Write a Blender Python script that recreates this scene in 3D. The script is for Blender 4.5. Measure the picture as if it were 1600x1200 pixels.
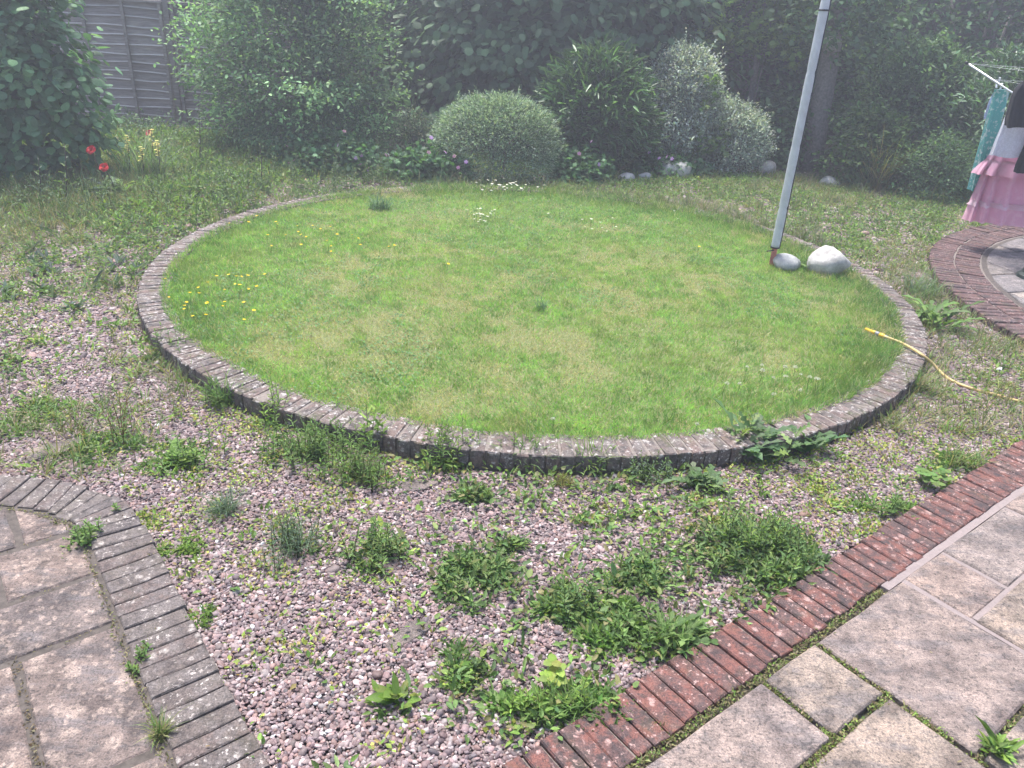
import bpy, math, random
import numpy as np
from mathutils import Vector, Matrix

# ------------------------------------------------------------------ camera, sky, sun, exposure
for o in list(bpy.data.objects): bpy.data.objects.remove(o)
S = bpy.context.scene
C = S.collection
R = math.radians
FPX, PITCH, ROLL, EYE = 1202.0, R(26.5), R(3.52), 2.11
cd = bpy.data.cameras.new('camera'); cam = bpy.data.objects.new('camera', cd); C.objects.link(cam)
cd.sensor_width = 36.0; cd.lens = FPX / 1600 * 36; cd.clip_start = 0.05; cd.clip_end = 500
_c, _s, _ct, _st = math.cos(ROLL), math.sin(ROLL), math.cos(PITCH), math.sin(PITCH)
_F = Vector((0, _ct, -_st)); _U = Vector((0, _st, _ct)); _R = Vector((1, 0, 0))
_r = _R * _c + _U * _s; _u = -_R * _s + _U * _c
cam.matrix_world = Matrix(((_r.x, _u.x, -_F.x, 0), (_r.y, _u.y, -_F.y, 0), (_r.z, _u.z, -_F.z, EYE), (0, 0, 0, 1)))
S.camera = cam

SUN_EL, SUN_AZ = R(69), R(-30)            # azimuth from +Y, towards +X
W = bpy.data.worlds.new('World'); S.world = W; W.use_nodes = True
wn = W.node_tree.nodes; wl = W.node_tree.links
sky = wn.new('ShaderNodeTexSky'); sky.sky_type = 'NISHITA'; sky.sun_disc = False
sky.sun_elevation = SUN_EL; sky.sun_rotation = SUN_AZ; sky.air_density = 1.0; sky.dust_density = 3.0; sky.ozone_density = 1.0
wn['Background'].inputs['Strength'].default_value = 0.13
wl.new(sky.outputs[0], wn['Background'].inputs['Color'])
sd = bpy.data.lights.new('sun', 'SUN'); sd.energy = 2.9; sd.angle = R(15); sd.color = (1.0, 0.97, 0.94)
sun = bpy.data.objects.new('sun', sd); C.objects.link(sun)
_dir = Vector((math.sin(SUN_AZ) * math.cos(SUN_EL), math.cos(SUN_AZ) * math.cos(SUN_EL), math.sin(SUN_EL)))
sun.rotation_euler = _dir.to_track_quat('Z', 'Y').to_euler(); sun.location = (0, 0, 12)
S.view_settings.view_transform = 'Standard'; S.view_settings.look = 'None'
S.view_settings.gamma = 1.0; S.view_settings.use_curve_mapping = False
S.view_settings.exposure = 1.25
S.cycles.use_denoising = True
S.cycles.use_adaptive_sampling = True; S.cycles.adaptive_threshold = .03
S.cycles.max_bounces = 4; S.cycles.diffuse_bounces = 2; S.cycles.glossy_bounces = 1; S.cycles.transmission_bounces = 3; S.cycles.volume_bounces = 0
S.cycles.sample_clamp_indirect = 6.0

# ------------------------------------------------------------------ helpers
rng = np.random.default_rng(11)
random.seed(5)
TRIS = [0]

def ray(px, py):
    x = (px - 800) / FPX; y = (py - 600) / FPX
    xr = _c * x + _s * y; yr = -_s * x + _c * y
    return np.array([xr, _ct - yr * _st, -_st - yr * _ct])
def at(px, py, z=0.0):
    r = ray(px, py); t = (z - EYE) / r[2]
    return np.array([r[0] * t, r[1] * t, z])
def atY(px, py, Y):
    r = ray(px, py); t = Y / r[1]
    return np.array([r[0] * t, Y, EYE + r[2] * t])

def tag(o, label=None, cat=None, group=None, kind=None):
    if label: o['label'] = label
    if cat: o['category'] = cat
    if group: o['group'] = group
    if kind: o['kind'] = kind
    return o
def empty(name, loc=(0, 0, 0), label=None, cat=None, group=None, kind=None):
    o = bpy.data.objects.new(name, None); C.objects.link(o); o.location = loc; o.empty_display_size = 0.1
    return tag(o, label, cat, group, kind)
def link(name, mesh, parent=None, loc=(0, 0, 0), rot=None, scl=None):
    o = bpy.data.objects.new(name, mesh); C.objects.link(o); o.location = loc
    if rot is not None: o.rotation_euler = rot
    if scl is not None: o.scale = scl
    if parent is not None: o.parent = parent
    return o

def raw_mesh(name, V, F, cols=None, smooth=False, mats=None, matidx=None):
    """V (n,3); F list of faces or an (m,k) int array; cols (n,3) per vertex."""
    me = bpy.data.meshes.new(name)
    V = np.asarray(V, dtype=np.float32)
    if isinstance(F, np.ndarray):
        m, k = F.shape
        me.vertices.add(len(V)); me.vertices.foreach_set('co', V.ravel())
        me.loops.add(m * k); me.loops.foreach_set('vertex_index', F.astype(np.int32).ravel())
        me.polygons.add(m); me.polygons.foreach_set('loop_start', np.arange(0, m * k, k, dtype=np.int32))
        me.update(calc_edges=True)
        TRIS[0] += m * (k - 2)
    else:
        me.from_pydata([tuple(map(float, v)) for v in V], [], [tuple(f) for f in F]); me.update()
        TRIS[0] += sum(len(f) - 2 for f in F)
    if cols is not None:
        a = me.attributes.new('Col', 'FLOAT_COLOR', 'POINT')
        cc = np.ones((len(V), 4), dtype=np.float32); cc[:, :3] = cols
        a.data.foreach_set('color', cc.ravel())
    if smooth: me.polygons.foreach_set('use_smooth', np.ones(len(me.polygons), dtype=bool))
    for mt in (mats or []): me.materials.append(mt)
    if matidx is not None: me.polygons.foreach_set('material_index', np.asarray(matidx, dtype=np.int32))
    return me

_T = np.random.default_rng(3).random((8, 128, 128))
def vnoise(x, y, s=0):
    t = _T[s % 8]; xi = np.floor(x).astype(int); yi = np.floor(y).astype(int); fx = x - xi; fy = y - yi
    fx = fx * fx * (3 - 2 * fx); fy = fy * fy * (3 - 2 * fy)
    g = lambda a, b: t[a % 128, b % 128]
    return (g(xi, yi) * (1 - fx) + g(xi + 1, yi) * fx) * (1 - fy) + (g(xi, yi + 1) * (1 - fx) + g(xi + 1, yi + 1) * fx) * fy
def fbm(x, y, s=0, o=3):
    v = 0; a = .5; n = 0
    for i in range(o):
        v = v + a * vnoise(x * 2 ** i + 17.3 * i, y * 2 ** i + 9.1 * i, s + i); n += a; a *= .5
    return v / n
def sstep(a, b, x):
    t = np.clip((x - a) / (b - a), 0, 1); return t * t * (3 - 2 * t)
def unit(v): return v / np.maximum(np.linalg.norm(v, axis=-1, keepdims=True), 1e-9)

# leaf templates: x along the leaf, y across, z out of the blade
def _tm(V, F): return np.array(V, float), np.array(F, int)
T_RHOMB = _tm([(0, 0, 0), (.45, .5, .08), (1, 0, -.06), (.45, -.5, .08)], [(0, 2, 1), (0, 3, 2)])
T_OVATE = _tm([(0, 0, 0), (.5, 0, -.05), (1, 0, -.12), (.28, .46, .05), (.7, .36, .02), (.28, -.46, .05), (.7, -.36, .02)],
              [(0, 1, 3), (3, 1, 4), (4, 1, 2), (0, 5, 1), (5, 6, 1), (6, 2, 1)])
T_ROUND = _tm([(0, 0, 0), (.5, 0, .0), (1.05, 0, -.22), (.05, .36, -.02), (.45, .52, -.06), (.82, .36, -.12), (.05, -.36, -.02), (.45, -.52, -.06), (.82, -.36, -.12)],
              [(0, 1, 3), (3, 1, 4), (4, 1, 5), (5, 1, 2), (0, 6, 1), (6, 7, 1), (7, 8, 1), (8, 2, 1)])
T_BLADE = _tm([(0, .5, 0), (0, -.5, 0), (.5, .42, -.06), (.5, -.42, -.06), (1, 0, -.26)], [(0, 1, 3), (0, 3, 2), (2, 3, 4)])
T_ARCH = _tm([(0, .5, 0), (0, -.5, 0), (.35, .5, .0), (.35, -.5, .0), (.7, .35, -.14), (.7, -.35, -.14), (1, 0, -.42)],
             [(0, 1, 3), (0, 3, 2), (2, 3, 5), (2, 5, 4), (4, 5, 6)])
_lv = [(0, 0, 0), (.34, 0, .03), (.67, 0, .02), (1, 0, -.16)]; _lf = []
for sg in (1, -1):
    b = len(_lv); _lv += [(.1, .12 * sg, .03), (.3, .5 * sg, .1), (.38, .14 * sg, .02), (.58, .46 * sg, .07), (.68, .12 * sg, .0), (.86, .3 * sg, -.04)]
    f = [(0, 1, b), (b, 1, b + 1), (b + 1, 1, b + 2), (b + 2, 1, 2), (b + 2, 2, b + 3), (b + 3, 2, b + 4), (b + 4, 2, 3), (b + 4, 3, b + 5)]
    _lf += f if sg < 0 else [q[::-1] for q in f]
T_LOBED = _tm(_lv, _lf)
_pv = [(.35, 0, 0), (0, 0, 0)]
for k in range(11):
    a = -2.5 + 5.0 * k / 10; rr = .62 if k % 2 == 0 else .36
    _pv.append((.35 + rr * math.cos(a), rr * math.sin(a), -.1 if k % 2 == 0 else .03))
T_PALM = _tm(_pv, [(0, 2 + k, 3 + k) for k in range(10)] + [(0, 1, 2), (0, 12, 1)])

class Leaves:
    """collects leaf-sized faces and tubes; build() makes ONE mesh object"""
    def __init__(s): s.V = []; s.F = []; s.Cc = []; s.n = 0
    def add(s, tm, pos, dirs, ups, L, Wd, col):
        tv, tf = tm; n = len(pos)
        if n == 0: return
        x = unit(np.asarray(dirs, float)); z = np.asarray(ups, float); z = unit(z - x * (z * x).sum(1, keepdims=True)); y = np.cross(z, x)
        L = np.broadcast_to(L, (n,)); Wd = np.broadcast_to(Wd, (n,))
        P = (pos[:, None, :] + x[:, None, :] * (tv[None, :, 0, None] * L[:, None, None]) + y[:, None, :] * (tv[None, :, 1, None] * Wd[:, None, None])
             + z[:, None, :] * (tv[None, :, 2, None] * L[:, None, None]))
        k = len(tv)
        s.V.append(P.reshape(-1, 3)); s.F.append((tf[None] + (np.arange(n) * k)[:, None, None] + s.n).reshape(-1, 3))
        s.Cc.append(np.repeat(np.broadcast_to(col, (n, 3)), k, axis=0)); s.n += n * k
    def tube(s, pts, rad, col, sides=5):
        v, f = tube(pts, rad, sides); f = np.array([t for q in f for t in ([q] if len(q) == 3 else [(q[0], q[1], q[2]), (q[0], q[2], q[3])])])
        s.V.append(v); s.F.append(f + s.n); s.Cc.append(np.broadcast_to(np.array(col, float), (len(v), 3))); s.n += len(v)
    def build(s, name, mat, parent=None, smooth=False):
        V = np.concatenate(s.V); off = np.zeros(3)
        if parent is not None: off = np.array(parent.location)
        me = raw_mesh(name, V - off, np.concatenate(s.F), np.concatenate(s.Cc), smooth, [mat])
        return link(name, me, parent)

def tube(pts, rad, sides=6, cap=True):
    pts = [Vector(p) for p in pts]; n = len(pts); V = []; F = []
    rad = [rad] * n if np.isscalar(rad) else list(rad)
    ref = Vector((0.31, 0.17, 0.93)).normalized()
    for i, p in enumerate(pts):
        t = (pts[min(i + 1, n - 1)] - pts[max(i - 1, 0)]).normalized()
        a = t.cross(ref)
        if a.length < .1: a = t.cross(Vector((1, 0, 0)))
        a.normalize(); b = t.cross(a)
        for k in range(sides):
            an = 2 * math.pi * k / sides
            V.append(p + (a * math.cos(an) + b * math.sin(an)) * rad[i])
    for i in range(n - 1):
        for k in range(sides):
            k2 = (k + 1) % sides
            F.append((i * sides + k, i * sides + k2, (i + 1) * sides + k2, (i + 1) * sides + k))
    if cap:
        V.append(pts[0]); V.append(pts[-1]); a = len(V) - 2
        for k in range(sides):
            k2 = (k + 1) % sides
            F.append((a, k2, k)); F.append((a + 1, (n - 1) * sides + k, (n - 1) * sides + k2))
    return np.array([tuple(v) for v in V]), F
def tube_obj(name, pts, rad, mat, parent=None, sides=8, smooth=True):
    v, f = tube(pts, rad, sides)
    off = np.array(parent.location) if parent is not None else np.zeros(3)
    return link(name, raw_mesh(name, v - off, f, None, smooth, [mat]), parent)
def jit(n, s): return rng.normal(0, s, (n, 3))
def pick(cols, n, var=.18):
    cols = np.array(cols, float); c = cols[rng.integers(0, len(cols), n)]
    return c * (1 + rng.normal(0, var, (n, 1))).clip(.45, 1.7) * (1 + rng.normal(0, .05, (n, 3)))

# ------------------------------------------------------------------ materials
def newmat(name):
    m = bpy.data.materials.new(name); m.use_nodes = True
    return m, m.node_tree.nodes, m.node_tree.links, m.node_tree.nodes['Principled BSDF']
def mixc(N, Lk, fac, a, b, mode='MIX'):
    n = N.new('ShaderNodeMix'); n.data_type = 'RGBA'; n.blend_type = mode
    for sock, v in ((n.inputs[0], fac), (n.inputs[6], a), (n.inputs[7], b)):
        if isinstance(v, (int, float)): sock.default_value = v
        elif isinstance(v, tuple): sock.default_value = (*v, 1) if len(v) == 3 else v
        else: Lk.new(v, sock)
    return n.outputs[2]
def noise(N, Lk, vec, scale, detail=4, rough=.6, w=None):
    n = N.new('ShaderNodeTexNoise'); n.inputs['Scale'].default_value = scale; n.inputs['Detail'].default_value = detail; n.inputs['Roughness'].default_value = rough
    if vec is not None: Lk.new(vec, n.inputs['Vector'])
    return n.outputs['Fac']
def ramp(N, Lk, fac, stops, interp='LINEAR'):
    n = N.new('ShaderNodeValToRGB'); e = n.color_ramp.elements; n.color_ramp.interpolation = interp
    while len(e) > 1: e.remove(e[-1])
    for i, (p, c) in enumerate(stops):
        q = e[0] if i == 0 else e.new(p)
        q.position = p; c = (c, c, c) if isinstance(c, (int, float)) else c; q.color = (*c, 1)
    Lk.new(fac, n.inputs[0]); return n.outputs[0]
def bump(N, Lk, b, h, strength=.4, dist=.005, prev=None):
    n = N.new('ShaderNodeBump'); n.inputs['Strength'].default_value = strength; n.inputs['Distance'].default_value = dist
    Lk.new(h, n.inputs['Height'])
    if prev is not None: Lk.new(prev, n.inputs['Normal'])
    Lk.new(n.outputs[0], b.inputs['Normal']); return n.outputs[0]
def geo(N): return N.new('ShaderNodeNewGeometry').outputs['Position']

def leaf_mat(name, rough=.5, transl=.35, spec=.35):
    m, N, Lk, b = newmat(name)
    a = N.new('ShaderNodeAttribute'); a.attribute_name = 'Col'
    c = mixc(N, Lk, .28, a.outputs['Color'], noise(N, Lk, geo(N), 55, 2), 'OVERLAY')
    Lk.new(c, b.inputs['Base Color']); b.inputs['Roughness'].default_value = rough; b.inputs['Specular IOR Level'].default_value = spec
    t = N.new('ShaderNodeBsdfTranslucent'); tc = mixc(N, Lk, 1.0, c, (1.2, 1.3, .65), 'MULTIPLY'); Lk.new(tc, t.inputs['Color'])
    mx = N.new('ShaderNodeMixShader'); mx.inputs[0].default_value = transl
    Lk.new(b.outputs[0], mx.inputs[1]); Lk.new(t.outputs[0], mx.inputs[2]); Lk.new(mx.outputs[0], N['Material Output'].inputs['Surface'])
    return m
M = {}
M['leaf'] = leaf_mat('leaf_soft', .55, .35, .3)
M['gloss'] = leaf_mat('leaf_glossy', .38, .25, .5)
M['grass'] = leaf_mat('grass_blade', .5, .4, .3)
M['petal'] = leaf_mat('petal', .6, .3, .2)

def plain(name, col, rough=.6, metal=0.0, var=.15, scale=20, bs=.15):
    m, N, Lk, b = newmat(name)
    f = noise(N, Lk, geo(N), scale, 5)
    c = ramp(N, Lk, f, [(.3, tuple(v * (1 - var) for v in col)), (.7, tuple(min(1, v * (1 + var)) for v in col))])
    Lk.new(c, b.inputs['Base Color']); b.inputs['Roughness'].default_value = rough; b.inputs['Metallic'].default_value = metal
    if bs: bump(N, Lk, b, noise(N, Lk, geo(N), scale * 8, 4), bs, .002)
    return m
M['bark'] = plain('bark', (.17, .15, .14), .9, 0, .4, 30, .6)
M['twig'] = plain('twig', (.07, .055, .04), .9, 0, .3, 30, 0)
M['fence'] = None

def brick_mat(name, cols, lichen, pale, dark, moss=0.0, speck=.5, blotch=(.2, .12, .1)):
    """worn brick: per-brick tint, blotches, pale lichen specks, dark algae"""
    m, N, Lk, b = newmat(name)
    oi = N.new('ShaderNodeObjectInfo'); p = geo(N)
    k = len(cols)
    base = ramp(N, Lk, oi.outputs['Random'], [(i / k, c) for i, c in enumerate(cols)], 'CONSTANT')
    v = noise(N, Lk, p, 28, 6, .7)
    base = mixc(N, Lk, ramp(N, Lk, v, [(.42, 0.), (.62, dark)]), base, (.045, .04, .042))
    v2 = noise(N, Lk, p, 11, 5, .65)
    base = mixc(N, Lk, ramp(N, Lk, v2, [(.5, 0.), (.68, lichen)]), base, pale)
    rb = noise(N, Lk, p, 17, 5, .7)
    base = mixc(N, Lk, ramp(N, Lk, rb, [(.50, 0.), (.60, .75)]), base, blotch)
    dv = N.new('ShaderNodeVectorMath'); dv.operation = 'ADD'; dn = N.new('ShaderNodeTexNoise'); dn.inputs['Scale'].default_value = 45; Lk.new(p, dn.inputs['Vector'])
    ds = N.new('ShaderNodeVectorMath'); ds.operation = 'SCALE'; ds.inputs['Scale'].default_value = .03; Lk.new(dn.outputs['Color'], ds.inputs[0]); Lk.new(p, dv.inputs[0]); Lk.new(ds.outputs[0], dv.inputs[1])
    for dsc, dth in ((16, .20), (33, .26)):
        vo = N.new('ShaderNodeTexVoronoi'); vo.inputs['Scale'].default_value = dsc; Lk.new(dv.outputs[0], vo.inputs['Vector'])
        vc = N.new('ShaderNodeSeparateColor'); Lk.new(vo.outputs['Color'], vc.inputs[0]); mu = N.new('ShaderNodeMath'); mu.operation = 'MULTIPLY'
        Lk.new(ramp(N, Lk, vo.outputs['Distance'], [(dth - .06, .9), (dth + .06, 0.)]), mu.inputs[0]); Lk.new(ramp(N, Lk, vc.outputs[2], [(.74, 0.), (.78, 1.)]), mu.inputs[1])
        base = mixc(N, Lk, mu.outputs[0], base, tuple(min(.5, c * 1.25 + .03) for c in pale))
    cr = noise(N, Lk, p, 60, 5, .6); zone = noise(N, Lk, p, 5.5, 3, .6)
    cm = N.new('ShaderNodeMath'); cm.operation = 'MULTIPLY'; Lk.new(ramp(N, Lk, cr, [(.60 - .05 * speck, 0.), (.64 - .05 * speck, 1.)]), cm.inputs[0]); Lk.new(ramp(N, Lk, zone, [(.42, 0.), (.6, 1.)]), cm.inputs[1])
    base = mixc(N, Lk, cm.outputs[0], base, tuple(min(.62, c * 1.45 + .06) for c in pale))
    grit = noise(N, Lk, p, 95, 4, .75)
    base = mixc(N, Lk, ramp(N, Lk, grit, [(.30, .75), (.46, 0.)]), base, (.035, .03, .032))
    fine = noise(N, Lk, p, 160, 3, .7)
    base = mixc(N, Lk, .8, base, ramp(N, Lk, fine, [(.3, .2), (.7, .8)]), 'OVERLAY')
    if moss:
        mv = noise(N, Lk, p, 9, 6, .7)
        base = mixc(N, Lk, ramp(N, Lk, mv, [(.52, 0.), (.66, moss)]), base, (.07, .08, .025))
    Lk.new(base, b.inputs['Base Color']); b.inputs['Roughness'].default_value = .88; b.inputs['Specular IOR Level'].default_value = .25
    n1 = bump(N, Lk, b, v, .55, .006); bump(N, Lk, b, fine, .5, .002, n1)
    return m
M['brick_ring'] = brick_mat('brick_ring', [(.17, .13, .115), (.15, .13, .118), (.19, .14, .12), (.14, .118, .108), (.175, .148, .132), (.16, .134, .12)], .45, (.29, .265, .25), .8, .6, .55, (.18, .13, .115))
M['brick_red'] = brick_mat('brick_red', [(.145, .075, .066), (.12, .07, .065), (.16, .08, .07), (.105, .068, .064), (.135, .08, .074), (.15, .076, .067)], .3, (.27, .17, .15), .85, .16, .15, (.205, .085, .068))
M['brick_grey'] = brick_mat('brick_grey', [(.135, .11, .10), (.15, .125, .113), (.118, .101, .097), (.15, .115, .104), (.165, .14, .128)], .45, (.25, .22, .20), .7, .12, .3, (.15, .13, .125))
M['brick_round'] = brick_mat('brick_round', [(.115, .07, .068), (.10, .066, .066), (.13, .075, .07), (.092, .066, .067)], .3, (.26, .18, .17), .7, .25, .2, (.17, .095, .085))

def slab_mat(name, cols, lichen, lcol, dark, spots, scale=1.0):
    m, N, Lk, b = newmat(name)
    oi = N.new('ShaderNodeObjectInfo'); p = geo(N); k = len(cols)
    off = N.new('ShaderNodeVectorMath'); off.operation = 'ADD'; Lk.new(p, off.inputs[0])
    cx = N.new('ShaderNodeCombineXYZ'); mm = N.new('ShaderNodeMath'); mm.operation = 'MULTIPLY'; mm.inputs[1].default_value = 40
    Lk.new(oi.outputs['Random'], mm.inputs[0]); Lk.new(mm.outputs[0], cx.inputs[0]); Lk.new(mm.outputs[0], cx.inputs[2]); Lk.new(cx.outputs[0], off.inputs[1]); q = off.outputs[0]
    base = ramp(N, Lk, oi.outputs['Random'], [(i / k, c) for i, c in enumerate(cols)], 'CONSTANT')
    big = noise(N, Lk, q, 4.5 * scale, 6, .6)
    base = mixc(N, Lk, .55, base, ramp(N, Lk, big, [(.3, (.36, .33, .34)), (.5, (.5, .48, .46)), (.7, (.64, .58, .52))]), 'OVERLAY')
    st = N.new('ShaderNodeMapping'); st.inputs['Scale'].default_value = (3.0, 9.0, 3.0); st.inputs['Rotation'].default_value = (0, 0, R(-25)); Lk.new(q, st.inputs['Vector'])
    riv = noise(N, Lk, st.outputs[0], 1.6 * scale, 7, .62)
    base = mixc(N, Lk, ramp(N, Lk, riv, [(.52, 0.), (.62, dark)]), base, (.13, .12, .125))
    al = noise(N, Lk, q, 16 * scale, 5, .65)
    base = mixc(N, Lk, ramp(N, Lk, al, [(.56, 0.), (.66, dark)]), base, (.10, .095, .095))
    if spots:
        for sc, th in ((13, .30), (24, .32), (38, .34)):
            d = N.new('ShaderNodeVectorMath'); d.operation = 'ADD'; nz = N.new('ShaderNodeTexNoise'); nz.inputs['Scale'].default_value = 40
            Lk.new(q, nz.inputs['Vector']); sc2 = N.new('ShaderNodeVectorMath'); sc2.operation = 'SCALE'; sc2.inputs['Scale'].default_value = .035
            Lk.new(nz.outputs['Color'], sc2.inputs[0]); Lk.new(q, d.inputs[0]); Lk.new(sc2.outputs[0], d.inputs[1])
            vo = N.new('ShaderNodeTexVoronoi'); vo.inputs['Scale'].default_value = sc; Lk.new(d.outputs[0], vo.inputs['Vector'])
            vc = N.new('ShaderNodeSeparateColor'); Lk.new(vo.outputs['Color'], vc.inputs[0])
            mu = N.new('ShaderNodeMath'); mu.operation = 'MULTIPLY'
            Lk.new(ramp(N, Lk, vo.outputs['Distance'], [(th - .05, lichen), (th + .12, 0.)]), mu.inputs[0]); Lk.new(ramp(N, Lk, vc.outputs[1], [(1 - spots, 0.), (1.02 - spots, 1.)]), mu.inputs[1])
            base = mixc(N, Lk, mu.outputs[0], base, lcol)
    grit = noise(N, Lk, q, 75, 5, .8); mid = noise(N, Lk, q, 9, 6, .7)
    base = mixc(N, Lk, ramp(N, Lk, grit, [(.36, .9), (.50, 0.)]), base, (.055, .05, .05))
    base = mixc(N, Lk, .9, base, ramp(N, Lk, mid, [(.3, .22), (.7, .76)]), 'OVERLAY')
    fine = noise(N, Lk, q, 170, 3, .75)
    base = mixc(N, Lk, .8, base, ramp(N, Lk, fine, [(.3, .2), (.7, .8)]), 'OVERLAY')
    Lk.new(base, b.inputs['Base Color']); b.inputs['Roughness'].default_value = .85; b.inputs['Specular IOR Level'].default_value = .3
    n1 = bump(N, Lk, b, riv, .9, .03); n2 = bump(N, Lk, b, al, .5, .008, n1); bump(N, Lk, b, grit, .6, .004, n2)
    return m
M['slab_buff'] = slab_mat('slab_buff', [(.275, .215, .188), (.235, .197, .182), (.27, .22, .185), (.205, .18, .173), (.255, .206, .186)], .5, (.17, .15, .15), .5, .06)
M['slab_lichen'] = slab_mat('slab_lichen', [(.18, .143, .13), (.16, .132, .123), (.195, .152, .135), (.17, .143, .136)], .75, (.34, .265, .225), .55, .42)
M['slab_round'] = slab_mat('slab_round', [(.25, .225, .22), (.205, .19, .192), (.28, .25, .23)], .4, (.2, .19, .19), .4, .05)
M['mortar'] = plain('mortar', (.25, .205, .195), .95, 0, .12, 60, .5)
M['mortar_old'] = plain('mortar_old', (.20, .17, .15), .95, 0, .35, 60, .5)
M['concrete_dark'] = plain('concrete_dark', (.09, .075, .065), .95, 0, .4, 40, .5)

def soil_mat(name, cols, scale=30):
    m, N, Lk, b = newmat(name); p = geo(N)
    f = noise(N, Lk, p, scale, 8, .7); g = noise(N, Lk, p, 3, 4)
    c = ramp(N, Lk, f, [(.3, cols[0]), (.5, cols[1]), (.7, cols[2])])
    c = mixc(N, Lk, ramp(N, Lk, g, [(.4, 0.), (.65, .6)]), c, cols[3])
    Lk.new(c, b.inputs['Base Color']); b.inputs['Roughness'].default_value = .95; bump(N, Lk, b, f, .8, .02)
    return m
M['soil'] = soil_mat('soil', [(.05, .04, .032), (.085, .07, .05), (.12, .10, .075), (.06, .07, .03)])
M['lawn_soil'] = soil_mat('lawn_soil', [(.11, .14, .05), (.17, .21, .07), (.27, .26, .13), (.20, .22, .09)], 60)

def gravel_ground():
    m, N, Lk, b = newmat('gravel_ground'); p = geo(N)
    vo = N.new('ShaderNodeTexVoronoi'); vo.inputs['Scale'].default_value = 75; Lk.new(p, vo.inputs['Vector'])
    sp = N.new('ShaderNodeSeparateColor'); Lk.new(vo.outputs['Color'], sp.inputs[0])
    c = ramp(N, Lk, sp.outputs[0], [(0, (.10, .08, .08)), (.3, (.17, .13, .128)), (.6, (.24, .19, .18)), (.85, (.31, .27, .26)), (1, (.38, .34, .33))])
    c = mixc(N, Lk, ramp(N, Lk, vo.outputs['Distance'], [(.35, 0.), (.62, .85)]), c, (.05, .042, .038))
    c = mixc(N, Lk, ramp(N, Lk, noise(N, Lk, p, 2.2, 5), [(.45, 0.), (.7, .55)]), c, (.09, .08, .05))
    Lk.new(c, b.inputs['Base Color']); b.inputs['Roughness'].default_value = .9
    inv = N.new('ShaderNodeMath'); inv.operation = 'SUBTRACT'; inv.inputs[0].default_value = 1; Lk.new(vo.outputs['Distance'], inv.inputs[1])
    bump(N, Lk, b, inv.outputs[0], .9, .008)
    return m
M['gravel_ground'] = gravel_ground()
def pebble_mat():
    m, N, Lk, b = newmat('pebble')
    a = N.new('ShaderNodeAttribute'); a.attribute_type = 'INSTANCER'; a.attribute_name = 'pcol'
    tc = N.new('ShaderNodeTexCoord')
    f = noise(N, Lk, tc.outputs['Object'], 1.6, 4, .7)
    c = mixc(N, Lk, .45, a.outputs['Color'], ramp(N, Lk, f, [(.3, .3), (.7, .72)]), 'OVERLAY')
    Lk.new(c, b.inputs['Base Color']); b.inputs['Roughness'].default_value = .62; b.inputs['Specular IOR Level'].default_value = .4
    return m
M['pebble'] = pebble_mat()

# ------------------------------------------------------------------ layout in metres
RING = np.array([0.115, 6.31]); RO, RI, RTOP = 3.06, 2.845, 0.105
PO = np.array([0.114, 1.629]); PD = np.array([0.782, 0.623]); PD = PD / np.hypot(*PD); PN = np.array([PD[1], -PD[0]])
PANG = math.atan2(PD[1], PD[0])
def uv(u, v): return PO + PD * u + PN * v
CIR = np.array([7.26, 6.02]); CR_IN, CR_MID, CR_OUT = 3.07, 3.30, 3.53
# control pairs (outer end, inner end) of the bricks in the border of the dark patio
_pairs = [((40, 743), (-10, 780)), ((67, 745), (22, 783)), ((111, 753), (73, 795)), ((155, 768), (108, 800)), ((192, 778), (123, 809)),
          ((215, 807), (133, 830)), ((230, 823), (142, 847)), ((242, 853), (155, 885)), ((290, 945), (178, 952)), ((397, 1160), (255, 1142))]
BO = [at(*a, .035)[:2] for a, b in _pairs]; BI = [at(*b, .035)[:2] for a, b in _pairs]
# straighten the long leg so that it runs along the paving grid
leg0 = BO[7]; BO[8] = leg0 + PN * .35; BI[8] = BO[8] - PD * .215; BO[9] = leg0 + PN * 2.4; BI[9] = BO[9] - PD * .215
_d0 = (BO[0] - BO[1]); _d0 /= np.hypot(*_d0)
BO = [BO[0] + _d0 * 1.6] + BO; BI = [BI[0] + _d0 * 1.6] + BI
BO = np.array(BO); BI = np.array(BI)
LEFT_POLY = np.vstack([BO, [BO[-1] - PD * 3.2], [BO[0] + np.array([-1.5, -3.5])]])
def inpoly(x, y, P):
    r = np.zeros(x.shape, bool); j = len(P) - 1
    for i in range(len(P)):
        c = ((P[i, 1] > y) != (P[j, 1] > y)) & (x < (P[j, 0] - P[i, 0]) * (y - P[i, 1]) / (P[j, 1] - P[i, 1] + 1e-12) + P[i, 0]); r ^= c; j = i
    return r
def ring_d(x, y): return np.hypot(x - RING[0], y - RING[1])
def on_gravel(x, y, m=0.0):
    v = (x - PO[0]) * PN[0] + (y - PO[1]) * PN[1]
    return (ring_d(x, y) > RO + m) & (v < -m) & (np.hypot(x - CIR[0], y - CIR[1]) > CR_OUT + m) & ~inpoly(x, y, LEFT_POLY)

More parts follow.
